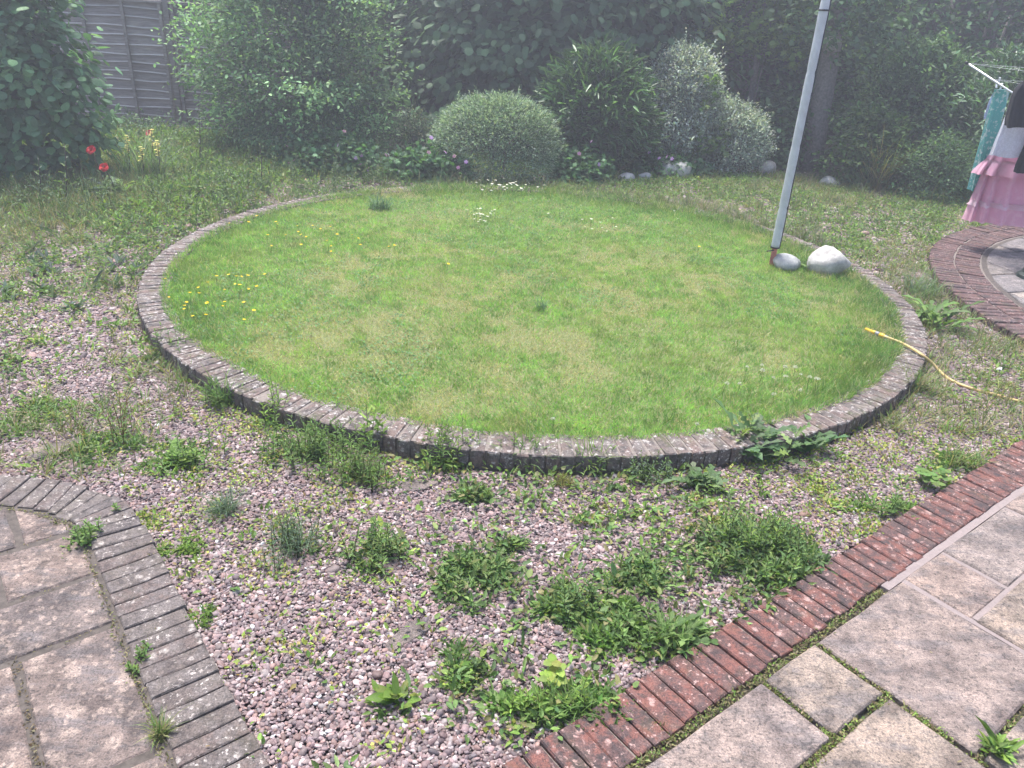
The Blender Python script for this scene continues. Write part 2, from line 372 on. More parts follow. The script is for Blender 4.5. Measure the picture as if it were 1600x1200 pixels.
# ------------------------------------------------------------------ ground
def sheet(name, x0, x1, y0, y1, z, nx, ny, mat, amp=0.0):
    X, Y = np.meshgrid(np.linspace(x0, x1, nx), np.linspace(y0, y1, ny)); Z = z + amp * (fbm(X * 1.3, Y * 1.3) - .5)
    V = np.stack([X, Y, Z], -1).reshape(-1, 3); i = np.arange(nx * ny).reshape(ny, nx)
    F = np.stack([i[:-1, :-1], i[:-1, 1:], i[1:, 1:], i[1:, :-1]], -1).reshape(-1, 4)
    return link(name, raw_mesh(name, V, F, None, True, [mat]))
tag(sheet('ground', -150, 150, -60, 240, -.06, 40, 40, M['soil']), kind='structure')
tag(sheet('gravel_bed', -7.5, 9, -.5, 12.2, -.012, 120, 100, M['gravel_ground'], .012), kind='structure')
tag(sheet('flower_bed', -12, 12, 10.9, 22, .012, 60, 40, M['soil'], .05), kind='structure')
tag(sheet('flower_bed', -12, -4.75, 6.8, 10.9, .010, 30, 30, M['soil'], .03), kind='structure')

# lawn: a gently domed disc of turf inside the ring
def lawn_h(x, y): return .085 + .02 * (1 - (ring_d(x, y) / RI) ** 2) + .025 * (fbm(x * .9 + 5, y * .9, 2) - .5)
V = [(RING[0], RING[1], float(lawn_h(RING[0], RING[1])))]; F = []; NR, NA = 16, 72
for i in range(1, NR + 1):
    for k in range(NA):
        a = 2 * math.pi * k / NA; r = (RI + .01) * i / NR; x = RING[0] + r * math.cos(a); y = RING[1] + r * math.sin(a)
        V.append((x, y, float(lawn_h(x, y)) if i < NR else .06))
for k in range(NA): F.append((0, 1 + k, 1 + (k + 1) % NA))
for i in range(NR - 1):
    for k in range(NA):
        a = 1 + i * NA; b = a + NA; k2 = (k + 1) % NA; F.append((a + k, b + k, b + k2, a + k2))
tag(link('lawn', raw_mesh('lawn', np.array(V), F, None, True, [M['lawn_soil']])), kind='structure')

# ------------------------------------------------------------------ bricks
def brick_mesh(name, l, w, h, mat, seed, ch=.005):
    q = random.Random(seed); V = []; j = lambda s: q.uniform(-s, s)
    for z, ins in ((0, 0), (h - ch * 1.2, 0), (h, ch)):
        for sx, sy in ((-1, -1), (0, -1), (1, -1), (1, 1), (0, 1), (-1, 1)):
            V.append((sx * (l / 2 - ins) + j(.002), sy * (w / 2 - ins) + j(.0018), z + (j(.0022) if z > h - .001 else 0)))
    F = [(5, 4, 3, 2, 1, 0)]
    for r in (0, 6):
        for k in range(6): F.append((r + k, r + (k + 1) % 6, r + 6 + (k + 1) % 6, r + 6 + k))
    F += [(12, 13, 16, 17), (13, 14, 15, 16)]
    return raw_mesh(name, V, F, None, False, [mat])

# the round raised edging of the lawn
edging = empty('brick_edging', (RING[0], RING[1], 0), 'circular brick edging of worn upright bricks round the lawn', 'edging')
bm_ring = [brick_mesh('ring_brick', .213, .064, .1025, M['brick_ring'], s) for s in range(7)]
NB = 254
for i in range(NB):
    a = 2 * math.pi * i / NB + random.uniform(-.0012, .0012); r = (RO + RI) / 2 + random.uniform(-.006, .006)
    link('brick', bm_ring[i % 7 if random.random() < .6 else random.randrange(7)], edging, (r * math.cos(a), r * math.sin(a), RTOP - .1025 + random.uniform(-.004, .004)),
         (random.uniform(-.02, .02), random.uniform(-.015, .015), a + random.uniform(-.012, .012)))
def annulus(r0, r1, z0, z1, n=128):
    V = []; F = []
    for k in range(n):
        a = 2 * math.pi * k / n; c, s = math.cos(a), math.sin(a)
        V += [(r0 * c, r0 * s, z0), (r0 * c, r0 * s, z1), (r1 * c, r1 * s, z1), (r1 * c, r1 * s, z0)]
    for k in range(n):
        a = 4 * k; b = 4 * ((k + 1) % n)
        for q in range(4): F.append((a + q, b + q, b + (q + 1) % 4, a + (q + 1) % 4))
    return V, F
v, f = annulus(RI + .012, RO - .012, -.03, RTOP - .0045)
link('mortar', raw_mesh('mortar', v, f, None, False, [M['mortar_old']]), edging)

# paving slab: irregular outline, chamfered top
def slab_mesh(name, poly, z0, z1, mat, seed, ch=.006, n=4, amp=.004):
    q = random.Random(seed); P = np.array(poly, float); out = []
    for i in range(len(P)):
        a, b = P[i], P[(i + 1) % len(P)]; L = np.hypot(*(b - a)); d = (b - a) / max(L, 1e-6); nn = np.array([-d[1], d[0]])
        m = max(1, min(n, int(L / .1)))
        for k in range(m):
            p = a + (b - a) * k / m
            if k: p = p + nn * q.uniform(-amp, amp)
            out.append(p)
    out = np.array(out); c = out.mean(0); k = len(out); V = []
    dirs = unit(c - out)
    for z, ins in ((z0, 0), (z1 - ch, 0), (z1, ch)):
        for i in range(k): V.append((*(out[i] + dirs[i] * ins * 1.3), z + (q.uniform(-.0015, .0015) if z == z1 else 0)))
    F = [tuple(range(2 * k, 3 * k)), tuple(reversed(range(k)))]
    for r in (0, k):
        for i in range(k): F.append((r + i, r + (i + 1) % k, r + k + (i + 1) % k, r + k + i))
    return raw_mesh(name, V, F, None, False, [mat])
def area2(P): P = np.array(P); return np.sum(P[:, 0] * np.roll(P[:, 1], -1) - np.roll(P[:, 0], -1) * P[:, 1])
def ccw(P): return P if area2(P) > 0 else P[::-1]
def clip(P, Q):
    """Sutherland-Hodgman: P clipped to the convex ccw polygon Q"""
    out = [np.array(p) for p in P]
    for i in range(len(Q)):
        a, b = np.array(Q[i]), np.array(Q[(i + 1) % len(Q)]); inp, out = out, []
        sd_ = lambda p: (b[0] - a[0]) * (p[1] - a[1]) - (b[1] - a[1]) * (p[0] - a[0])
        for k in range(len(inp)):
            p, q = inp[k], inp[(k + 1) % len(inp)]; dp, dq = sd_(p), sd_(q)
            if dp >= 0: out.append(p)
            if dp * dq < 0: out.append(p + (q - p) * dp / (dp - dq))
        if not out: return []
    return out

# the buff patio with a straight border of dark red bricks
ZT = .034
patio = empty('patio', (0, 0, 0), 'buff stone patio with a straight dark red brick border', kind='structure')
bm_red = [brick_mesh('red_brick', .213, .066, .09, M['brick_red'], 20 + s, .004) for s in range(7)]
u = -1.6; i = 0
while u < 5.6:
    c = uv(u, .1075 + random.uniform(-.006, .006))
    link('brick', random.choice(bm_red), patio, (c[0], c[1], ZT - .09 + random.uniform(-.003, .003)), (random.uniform(-.02, .02), random.uniform(-.012, .012), PANG + math.pi / 2 + random.uniform(-.022, .022)))
    u += .0735 + random.uniform(-.001, .0015)
rects = [(.25, .857, .24, .535), (-.36, .25, .24, .842), (.857, 1.177, .24, .535), (1.177, 1.81, .24, .842), (1.81, 2.142, .24, .535), (2.142, 2.765, .24, .535), (2.765, 3.38, .24, .842),
         (3.38, 3.69, .24, .535), (3.69, 4.3, .24, .842), (4.3, 4.92, .24, .535), (4.92, 5.5, .24, .842), (.55, 1.177, .535, 1.15), (.25, .55, .535, .842), (1.81, 2.42, .535, 1.15), (2.42, 2.765, .535, .842), (3.38, 3.69, .535, .842),
         (1.177, 1.49, .842, 1.15), (1.49, 1.81, .842, 1.45), (2.42, 3.05, .842, 1.45), (3.05, 3.69, .842, 1.15), (-.36, .55, .842, 1.45), (.55, 1.49, 1.15, 1.76), (1.49, 2.42, 1.45, 2.06), (1.81, 2.42, 1.15, 1.45), (-1.6, -.36, .24, .842), (-1.6, -.36, .842, 1.45), (-1.6, -.05, 1.45, 2.3), (-.05, .55, 1.45, 2.3), (.55, 1.49, 1.76, 2.3)]
for k, (u0, u1, v0, v1) in enumerate(rects):
    g = .010 if u0 > 1.5 else .012
    P = ccw([uv(u0 + g, v0 + g), uv(u1 - g, v0 + g), uv(u1 - g, v1 - g), uv(u0 + g, v1 - g)])
    link('paving_slab', slab_mesh('paving_slab', P, -.02, ZT + random.uniform(-.004, .005), M['slab_buff'], k, .006), patio)
def strip(name, P, z, mat, parent): return link(name, raw_mesh(name, [(p[0], p[1], z) for p in P], [tuple(range(len(P)))], None, False, [mat]), parent)
link('bedding', raw_mesh('bedding', [(*uv(-1.7, .0), .006), (*uv(5.6, .0), .006), (*uv(5.6, 2.4), .006), (*uv(-1.7, 2.4), .006)][::-1], [(0, 1, 2, 3)], None, False, [M['soil']]), patio)
def mortar_run(u0, u1, v0, v1):
    P = ccw([uv(u0, v0), uv(u1, v0), uv(u1, v1), uv(u0, v1)])
    link('mortar', slab_mesh('mortar', P, 0, ZT - .005, M['mortar'], int(u0 * 100), .002, 8, .002), patio)
mortar_run(1.70, 5.5, .213, .249)
for (a, b, c, d) in ((1.795, 1.826, .25, .86), (2.128, 2.157, .25, .55), (1.83, 2.76, .522, .549), (2.75, 2.78, .25, .9), (3.365, 3.395, .25, .9)): mortar_run(a, b, c, d)
link('mortar', raw_mesh('mortar', [(*uv(-1.6, .006), .02), (*uv(5.5, .006), .02), (*uv(5.5, .206), .02), (*uv(-1.6, .206), .02)][::-1], [(0, 1, 2, 3)], None, False, [M['mortar_old']]), patio)

# the darker, lichen-spotted patio with a border that turns a rounded corner
patio2 = empty('patio', (0, 0, 0), 'dark lichen-spotted patio with a grey brick border turning a rounded corner', kind='structure')
sg = np.r_[0, np.cumsum(np.hypot(*(np.diff((BO + BI) / 2, axis=0)).T))]
so = np.r_[0, np.cumsum(np.hypot(*np.diff(BO, axis=0).T))]
t = 0; idx = 0; LM = []
while t < so[-1] - .08:
    w = .074
    f0 = lambda s, A: np.array([np.interp(s, so, A[:, 0]), np.interp(s, so, A[:, 1])])
    a, b = f0(t + .0026, BO), f0(t + w - .0026, BO); c, d = f0(t + w - .0026, BI), f0(t + .0026, BI)
    ctr = (a + b) / 2; inn = (c + d) / 2; ax = unit(ctr - inn); tn = np.array([-ax[1], ax[0]]); tn = tn if tn @ (b - a) > 0 else -tn
    hw_o = abs((b - a) @ tn) / 2; hw_i = max(.010, min(abs((c - d) @ tn) / 2, hw_o))
    inn = ctr - ax * .215; oj = random.uniform(-.006, .006)
    P = ccw([ctr + ax * oj - tn * hw_o, ctr + ax * oj + tn * hw_o, inn + ax * oj + tn * hw_i, inn + ax * oj - tn * hw_i])
    link('brick', slab_mesh('grey_brick', P, -.05, ZT + random.uniform(-.004, .003), M['brick_grey'], idx + 300, .004, 2, .002), patio2)
    t += w; idx += 1
inner = [f0(s, BO) for s in np.linspace(0, so[-1], 60)]
# slabs: grid cells clipped to the inside of the border
INN = []
for s in np.linspace(.0, so[-1] - .05, 40):
    a = f0(s, BO); b = f0(s, BI); INN.append(a - unit(a - b) * .238)
INN = np.array(INN)
far_l = INN[0] + np.array([-1.2, -3.2]); region = [*INN, INN[-1] - PD * 2.6, far_l]
def hull(P):
    P = sorted(map(tuple, P)); 
    def half(Q):
        h = []
        for p in Q:
            while len(h) > 1 and (h[-1][0] - h[-2][0]) * (p[1] - h[-2][1]) - (h[-1][1] - h[-2][1]) * (p[0] - h[-2][0]) <= 0: h.pop()
            h.append(p)
        return h
    a, b = half(P), half(P[::-1]); return [np.array(p) for p in a[:-1] + b[:-1]]
HREG = hull(region)
def uvL(p): p = np.asarray(p) - PO; return p @ PD, p @ PN
va, vb, vc_, vd = uvL(at(60, 847, .03)[:2])[1], uvL(at(70, 924, .03)[:2])[1], uvL(at(86, 1008, .03)[:2])[1], uvL(at(216, 1186, .03)[:2])[1]
uj = uvL(at(43, 1115, .03)[:2])[0]; uj2 = uvL(at(1, 930, .03)[:2])[0]
rows = [(va - .9, va, [-6, uj2 + .1, 0]), (va, vb, [-6, uj2 + .02, 0]), (vb, vc_, [-6, uj - .35, 0]), (vc_, vd, [-6, uj - .6, uj, 0]), (vd, vd + .6, [-6, uj - .2, 0]), (vd + .6, vd + 1.4, [-6, uj, 0])]
rows[1] = (va, vb, [-6, uj2, 0])
k = 0
for v0, v1, us in rows:
    for u0, u1 in zip(us[:-1], us[1:]):
        u0 = max(u0, -5.2); g = .0135
        P = clip(ccw([uv(u0 + g, v0 + g), uv(u1 - g, v0 + g), uv(u1 - g, v1 - g), uv(u0 + g, v1 - g)]), HREG)
        if len(P) > 2 and abs(area2(P)) > .004:
            link('paving_slab', slab_mesh('paving_slab', P, -.02, ZT - .002 + random.uniform(-.004, .004), M['slab_lichen'], 70 + k, .007), patio2); k += 1
b_in = [f0(s, BO) - unit(f0(s, BO) - f0(s, BI)) * .01 for s in np.linspace(0, so[-1] - .05, 40)]
strip('bedding', hull([*b_in, INN[-1] - PD * 2.6, far_l]), .0245, M['concrete_dark'], patio2)

# the round patio with two rings of brick
patio3 = empty('patio', (CIR[0], CIR[1], 0), 'round grey stone patio with a wide ring of dark bricks', kind='structure')
bm_rd = [brick_mesh('round_brick', .215, .066, .09, M['brick_round'], 60 + s) for s in range(5)]
ZR = .065
for r0 in (CR_IN + .125, CR_MID + .122):
    n = int(2 * math.pi * r0 / .0765)
    for i in range(n):
        a = 2 * math.pi * i / n
        if not (1.75 < a < 4.35): continue
        rr = r0 + random.uniform(-.006, .006)
        link('brick', random.choice(bm_rd), patio3, (rr * math.cos(a), rr * math.sin(a), ZR - .09 + random.uniform(-.004, .004)), (random.uniform(-.02, .02), 0, a + random.uniform(-.015, .015)))
v, f = annulus(CR_IN - .3, CR_OUT - .03, -.03, ZR - .01); link('mortar', raw_mesh('mortar', v, f, None, False, [M['mortar_old']]), patio3)
circ = [np.array([CR_IN * math.cos(2 * math.pi * k / 96), CR_IN * math.sin(2 * math.pi * k / 96)]) for k in range(96)]
link('bedding', raw_mesh('bedding', [(*p, ZR - .008) for p in circ], [tuple(range(96))], None, False, [M['concrete_dark']]), patio3)
ga = R(18); gd = np.array([math.cos(ga), math.sin(ga)]); gn = np.array([-gd[1], gd[0]]); k = 0
inner_c = [p * .985 for p in circ]
yy = -3.2; rw = 0
while yy < 3.2:
    hgt = .62 if rw % 3 == 1 else .45; xx = -3.3 + (rw % 2) * .37; cc = 0
    while xx < 3.3:
        wd = .9 if (cc + rw) % 3 == 0 else .6
        P = clip(ccw([gd * (xx + .012) + gn * (yy + .012), gd * (xx + wd - .012) + gn * (yy + .012), gd * (xx + wd - .012) + gn * (yy + hgt - .012), gd * (xx + .012) + gn * (yy + hgt - .012)]), inner_c)
        if len(P) > 2 and abs(area2(P)) > .01 and min(p[0] for p in P) < -.6:
            link('paving_slab', slab_mesh('paving_slab', P, -.02, ZR + random.uniform(-.003, .004), M['slab_round'], 200 + k, .006), patio3); k += 1
        xx += wd; cc += 1
    yy += hgt; rw += 1

# ------------------------------------------------------------------ gravel: pebbles scattered by geometry nodes
import bmesh
pcol = bpy.data.collections.new('pebble_shapes')
for s in range(8):
    bm = bmesh.new(); bmesh.ops.create_icosphere(bm, subdivisions=2, radius=1.0)
    q = np.random.default_rng(40 + s); A = q.normal(0, 1, (4, 3)); ph = q.random(4) * 6
    for vv in bm.verts:
        p = np.array(vv.co); d = 1 + sum(.09 * math.sin(1.9 * float(A[i] @ p) + ph[i]) for i in range(4)); vv.co = Vector(p * d)
    me = bpy.data.meshes.new('pebble'); bm.to_mesh(me); bm.free(); me.materials.append(M['pebble'])
    me.polygons.foreach_set('use_smooth', np.ones(len(me.polygons), bool)); TRIS[0] += len(me.polygons)
    pcol.objects.link(bpy.data.objects.new('pebble_%d' % s, me))
def pts_grid(x0, x1, y0, y1, s):
    X, Y = np.meshgrid(np.arange(x0, x1, s), np.arange(y0, y1, s * .87)); X = X + (np.arange(X.shape[0])[:, None] % 2) * s * .5
    X = X.ravel() + rng.normal(0, s * .22, X.size); Y = Y.ravel() + rng.normal(0, s * .22, Y.size); return X, Y
def in_view(x, y, z=0., m=.06):
    d = y * _ct - (z - EYE) * _st; yr = (-y * _st - (z - EYE) * _ct) / d; xr = x / d
    a = _c * xr - _s * yr; b = _s * xr + _c * yr
    return (d > .1) & (np.abs(a) < 800 / FPX + .42) & (np.abs(b) < 600 / FPX + .30)
PX, PY, PS, PZ = [], [], [], []
for (y0, y1, s, size, lay) in ((-.2, 4.2, .0110, .0066, 1), (4.2, 6.6, .0155, .0092, 1), (6.6, 12.0, .030, .015, 1)):
    for l in range(lay):
        x, y = pts_grid(-8, 8, y0, y1, s); k = on_gravel(x, y, .012) & in_view(x, y); x, y = x[k], y[k]
        PX.append(x); PY.append(y); sc = size * np.exp(rng.normal(0, .30, len(x))); PS.append(sc); PZ.append(rng.random(len(x)) * .009 - .003)
x = np.concatenate(PX); y = np.concatenate(PY); sc = np.concatenate(PS); z = np.concatenate(PZ); n = len(x)
# a few pebbles stray on to the brick tops
me = bpy.data.meshes.new('gravel'); me.vertices.add(n)
me.vertices.foreach_set('co', np.stack([x, y, z + .012 * (fbm(x * 1.3, y * 1.3) - .5)], -1).astype(np.float32).ravel())
def attr(me, nm, ty, key, arr): a = me.attributes.new(nm, ty, 'POINT'); a.data.foreach_set(key, arr.ravel())
attr(me, 'prot', 'FLOAT_VECTOR', 'vector', np.stack([rng.normal(0, .35, n), rng.normal(0, .35, n), rng.random(n) * 6.3], -1).astype(np.float32))
attr(me, 'pscl', 'FLOAT_VECTOR', 'vector', np.stack([sc * rng.uniform(1.0, 1.55, n), sc * rng.uniform(.75, 1.05, n), sc * rng.uniform(.5, .8, n)], -1).astype(np.float32))
attr(me, 'pidx', 'INT', 'value', rng.integers(0, 8, n).astype(np.int32))
pal = np.array([(.34, .25, .245), (.42, .34, .325), (.27, .19, .185), (.20, .155, .16), (.52, .46, .44), (.37, .25, .22), (.30, .24, .245), (.44, .31, .285), (.15, .13, .135), (.60, .55, .53), (.33, .27, .25)])
pw = np.array([3, 3, 2.6, 2, 1.6, 1.6, 2, 1.4, 1.0, .7, 2.]); pw /= pw.sum()
cc = pal[rng.choice(len(pal), n, p=pw)] * np.array([.99, .97, 1.0]) * np.exp(rng.normal(0, .27, (n, 1))); cc = np.c_[(cc * np.array([.655, .635, .625])).clip(.025, .55), np.ones(n)]
attr(me, 'pcol', 'FLOAT_COLOR', 'color', cc.astype(np.float32))
gravel = link('gravel', me); tag(gravel, 'pinkish grey pea gravel filling the ground round the lawn', 'gravel', kind='stuff')
ng = bpy.data.node_groups.new('scatter', 'GeometryNodeTree')
ng.interface.new_socket('Geometry', in_out='INPUT', socket_type='NodeSocketGeometry'); ng.interface.new_socket('Geometry', in_out='OUTPUT', socket_type='NodeSocketGeometry')
gi = ng.nodes.new('NodeGroupInput'); go = ng.nodes.new('NodeGroupOutput'); ip = ng.nodes.new('GeometryNodeInstanceOnPoints')
ci = ng.nodes.new('GeometryNodeCollectionInfo'); ci.inputs['Collection'].default_value = pcol; ci.inputs['Separate Children'].default_value = True; ci.inputs['Reset Children'].default_value = True
def na(nm, ty): q = ng.nodes.new('GeometryNodeInputNamedAttribute'); q.data_type = ty; q.inputs['Name'].default_value = nm; return [o for o in q.outputs if o.enabled and o.name == 'Attribute'][0]
ng.links.new(gi.outputs[0], ip.inputs['Points']); ng.links.new(ci.outputs[0], ip.inputs['Instance']); ip.inputs['Pick Instance'].default_value = True
ng.links.new(na('pidx', 'INT'), ip.inputs['Instance Index'])
er = ng.nodes.new('FunctionNodeEulerToRotation'); ng.links.new(na('prot', 'FLOAT_VECTOR'), er.inputs[0]); ng.links.new(er.outputs[0], ip.inputs['Rotation'])
ng.links.new(na('pscl', 'FLOAT_VECTOR'), ip.inputs['Scale']); ng.links.new(ip.outputs[0], go.inputs[0])
md = gravel.modifiers.new('scatter', 'NODES'); md.node_group = ng
print('pebbles', n)

# ------------------------------------------------------------------ lawn grass
dry_c = [at(620, 525, .1), (at(480, 520, .1)), at(1000, 480, .1), at(1110, 445, .1), at(960, 405, .1), at(720, 470, .1), at(860, 560, .1), at(560, 430, .1), at(1190, 560, .1), at(690, 330, .1), at(760, 600, .1), at(1290, 470, .1)]
dry_r = [.46, .38, .42, .36, .42, .42, .36, .32, .30, .3, .32, .26]
def dryness(x, y):
    d = np.zeros_like(x)
    for c, r in zip(dry_c, dry_r): d = np.maximum(d, np.exp(-((x - c[0]) ** 2 + ((y - c[1]) * .8) ** 2) / (r * r)))
    nz = fbm(x * 2.1, y * 2.1, 1); fine = fbm(x * 7, y * 7, 3)
    return np.clip(d * 1.0 * sstep(.28, .62, fine) + sstep(.52, .74, nz) * .75 * sstep(.38, .62, fine), 0, 1)
Z3_ = np.array([0, 0, 1.0])
G = Leaves()
n = 360000
a = rng.random(n) * 2 * math.pi; r = np.sqrt(rng.random(n)) * (RI + .035 + .10 * sstep(.35, .8, np.sin(a)) + .03 * fbm(a * 9 + 40, a * 0, 2))
x = RING[0] + r * np.cos(a); y = RING[1] + r * np.sin(a)
keep = rng.random(n) < np.clip(1.15 - (y - 3.2) / 9.0, .45, 1); x, y, r, a = x[keep], y[keep], r[keep], a[keep]; n = len(x)
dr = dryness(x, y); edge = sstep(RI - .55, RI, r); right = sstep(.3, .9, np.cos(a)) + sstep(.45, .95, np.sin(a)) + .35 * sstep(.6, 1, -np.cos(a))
pole_xy = at(1205, 413, .1)
near_pole = np.exp(-((x - pole_xy[0] - .35) ** 2 + (y - pole_xy[1] + .1) ** 2) / .16)
big = fbm(x * 1.2, y * 1.2, 5)
L = (.022 + .022 * rng.random(n) ** 1.5) * (.55 + .4 * big + .6 * fbm(x * 10, y * 10, 4, 2)) * (1 - .35 * dr) * (1 + edge * (.25 + .75 * right.clip(0, 1))) * (1 + .35 * near_pole)
Wd = .0026 + .0030 * rng.random(n) ** 2 + .00032 * (y - 3.2)
th = rng.random(n) * 6.283; lean = np.abs(rng.normal(0, .75, n)) + .15
# wind and mower lay the blades over in patches
la = fbm(x * 1.5, y * 1.5, 6) * 9
D = np.stack([np.cos(th) * lean + .22 * np.cos(la), np.sin(th) * lean + .22 * np.sin(la), np.ones(n)], -1)
gcol = pick([(.21, .385, .10), (.25, .425, .115), (.295, .46, .13), (.205, .395, .14), (.335, .47, .15)], n, .16)
hue = fbm(x * 3.1, y * 3.1, 4)[:, None]
gcol = gcol * (1 - .35 * sstep(.5, .7, hue)) + np.array([.36, .42, .13]) * (.35 * sstep(.5, .7, hue))
tex = fbm(x * 16, y * 16, 2, 2)[:, None]; gcol = gcol * (.55 + .9 * tex) * (.82 + .36 * fbm(x * 4.5 + 3, y * 4.5, 1)[:, None])
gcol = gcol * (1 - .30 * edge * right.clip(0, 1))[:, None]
straw = pick([(.56, .48, .33), (.50, .44, .28), (.62, .55, .40), (.44, .43, .22)], n, .12)
isdry = (rng.random(n) < .11 + .74 * dr)[:, None]
gcol = np.where(isdry, straw, gcol)
up = np.stack([-np.sin(th), np.cos(th), .2 * np.ones(n)], -1) + jit(n, .5)
far_in = sstep(RI - .01, RI + .05, r)
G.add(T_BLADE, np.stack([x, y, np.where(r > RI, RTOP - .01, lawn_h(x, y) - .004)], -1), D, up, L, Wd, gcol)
cl = 26000; a = rng.random(cl) * 6.283; r = np.sqrt(rng.random(cl)) * RI; x = RING[0] + r * np.cos(a); y = RING[1] + r * np.sin(a)
k_ = fbm(x * 1.6 + 9, y * 1.6, 7) + .3 * fbm(x * 6, y * 6, 1) + .10 * sstep(-.5, -2.5, x) > .74; x, y = x[k_], y[k_]; print('clover', len(x))
G.add(T_ROUND, np.stack([x, y, lawn_h(x, y) + .012 + .014 * rng.random(len(x))], -1), jit(len(x), 1) * np.array([1, 1, .25]), Z3_ + jit(len(x), .25), .013, .012, pick([(.13, .27, .09), (.17, .31, .11), (.11, .24, .09)], len(x)))
tag(G.build('lawn_grass', M['grass']), 'mown green lawn grass with dry straw patches inside the brick ring', 'grass', kind='stuff')

# ------------------------------------------------------------------ plants
GREEN_D = [(.10, .175, .062), (.125, .21, .072), (.16, .245, .085), (.19, .26, .08)]
GREEN_M = [(.115, .20, .055), (.14, .235, .065), (.175, .275, .08)]
GREEN_L = [(.19, .30, .065), (.235, .34, .075), (.165, .275, .06)]
STONE_Y = [(.29, .34, .07), (.35, .37, .08), (.24, .32, .07), (.37, .29, .12)]
GREY_G = [(.14, .20, .13), (.17, .235, .155), (.12, .175, .11)]
OLIVE = [(.19, .21, .075), (.24, .23, .10), (.165, .195, .065), (.28, .245, .13)]
Z3 = np.array([0, 0, 1.0])
def disc(n, rx, ry):
    a = rng.random(n) * 6.283; r = np.sqrt(rng.random(n)); return np.stack([rx * r * np.cos(a), ry * r * np.sin(a), np.zeros(n)], -1), r
def p_mat(B, c, rx, ry, n, h=.07, cols=GREEN_D, L=.028, W=.011, tm=T_OVATE):
    n = int(n * 1.5); h = h * .8; rx = rx * 1.1; ry = ry * 1.15
    k = max(5, min(26, int(rx * ry * 420))); so_, sr_ = disc(k, rx * .95, ry * .95); sw = rng.uniform(.16, .42, k); sh = rng.uniform(.45, 1.15, k) * (1.1 - .5 * sr_)
    w_ = sw ** 1.6; which = rng.choice(k, n, p=w_ / w_.sum())
    o2 = rng.normal(0, 1, (n, 2)); rl_ = np.hypot(o2[:, 0], o2[:, 1]); o = so_[which].copy(); o[:, 0] += o2[:, 0] * rx * sw[which] * .72; o[:, 1] += o2[:, 1] * ry * sw[which] * .72
    z = h * .8 * sh[which] * np.exp(-rl_ ** 2 * .35) * (.1 + .9 * rng.random(n) ** .7); p = np.array(c) + o + np.stack([0 * z, 0 * z, z], -1)
    d = np.stack([o2[:, 0] * .6, o2[:, 1] * .6, .25 + .5 * rng.random(n)], -1) * .6 + jit(n, .55); d[:, 2] = np.abs(d[:, 2]) * .8
    col = pick(cols, n) * rng.normal(1, .18, k).clip(.6, 1.5)[which][:, None]
    B.add(tm, p, d, Z3 + jit(n, .35), L * np.exp(rng.normal(0, .22, n)), W * np.exp(rng.normal(0, .2, n)), col)
def p_stone(B, c, rx, ry, n, h=.035, cols=STONE_Y): p_mat(B, c, rx, ry, n, h, cols, .013, .0085, T_RHOMB)
def p_grass(B, c, rx, ry, n, h=.16, cols=GREEN_M, w=.005, spread=.55):
    o, r = disc(n, rx * .5, ry * .5); th = rng.random(n) * 6.283; ln = np.abs(rng.normal(0, spread, n)) + .05
    D = np.stack([np.cos(th) * ln, np.sin(th) * ln, np.ones(n)], -1)
    up = np.stack([-np.cos(th), -np.sin(th), .3 + 0 * th], -1) + jit(n, .15)
    B.add(T_ARCH, np.array(c) + o, D, up, h * np.exp(rng.normal(-.1, .3, n)), w, pick(cols, n))
def p_herb(B, c, rx, ry, n, h=.22, cols=GREEN_M, L=.045, W=.012, stem=(.10, .12, .04), tm=T_OVATE, per=14):
    for i in range(n):
        o = np.array([rng.normal(0, rx * .45), rng.normal(0, ry * .45), 0]); hh = h * rng.uniform(.55, 1.15); ln = rng.normal(0, .16, 2)
        b = np.array(c) + o; t = b + np.array([ln[0] * hh, ln[1] * hh, hh]); m = (b + t) / 2 + np.array([ln[0], ln[1], 0]) * -.12 * hh
        B.tube([b, m, t], [.0022, .0018, .0010], stem, 4)
        k = per; s = (np.arange(k) + .5) / k; s = .12 + .88 * s; p = b + (t - b) * s[:, None]
        a = np.arange(k) * 2.4 + rng.random() * 6; d = np.stack([np.cos(a), np.sin(a), .35 + .8 * s ** 3], -1) + jit(k, .15)
        B.add(tm, p, d, Z3 + jit(k, .3), L * (1.15 - .6 * s) * rng.uniform(.8, 1.2, k), W * (1.15 - .5 * s), pick(cols, k) * rng.uniform(.85, 1.15))
def p_broad(B, c, rx, ry, n, h=.08, cols=GREEN_M, L=.08, W=.038, tm=T_OVATE):
    a = rng.random(n) * 6.283; o, r = disc(n, rx * .45, ry * .45); tilt = rng.uniform(.25, 1.2, n)
    d = np.stack([np.cos(a), np.sin(a), tilt], -1); p = np.array(c) + o + Z3 * (h * .35 * rng.random(n))[:, None]
    B.add(tm, p, d, Z3 * 1.0 + np.stack([-np.cos(a) * .5, -np.sin(a) * .5, 0 * a], -1) + jit(n, .2), L * np.exp(rng.normal(0, .25, n)), W * np.exp(rng.normal(0, .2, n)), pick(cols, n))
def p_straw(B, c, rx, ry, n, h=.07, cols=GREEN_L):
    for i in range(n):
        o = np.array([rng.normal(0, rx * .45), rng.normal(0, ry * .45), 0]); hh = h * rng.uniform(.6, 1.2); t = np.array(c) + o + Z3 * hh
        B.tube([np.array(c) + o * .4, t], [.0016, .001], (.16, .2, .06), 4)
        a = rng.random() * 6.28 + np.array([0, 2.09, 4.19]); d = np.stack([np.cos(a), np.sin(a), .2 + 0 * a], -1)
        B.add(T_ROUND, np.repeat(t[None], 3, 0), d, Z3 + jit(3, .15), .034, .032, pick(cols, 3, .1))
WEEDS = []
KINDS = {'mat': p_mat, 'stone': p_stone, 'grass': p_grass, 'herb': p_herb, 'broad': p_broad, 'straw': p_straw}

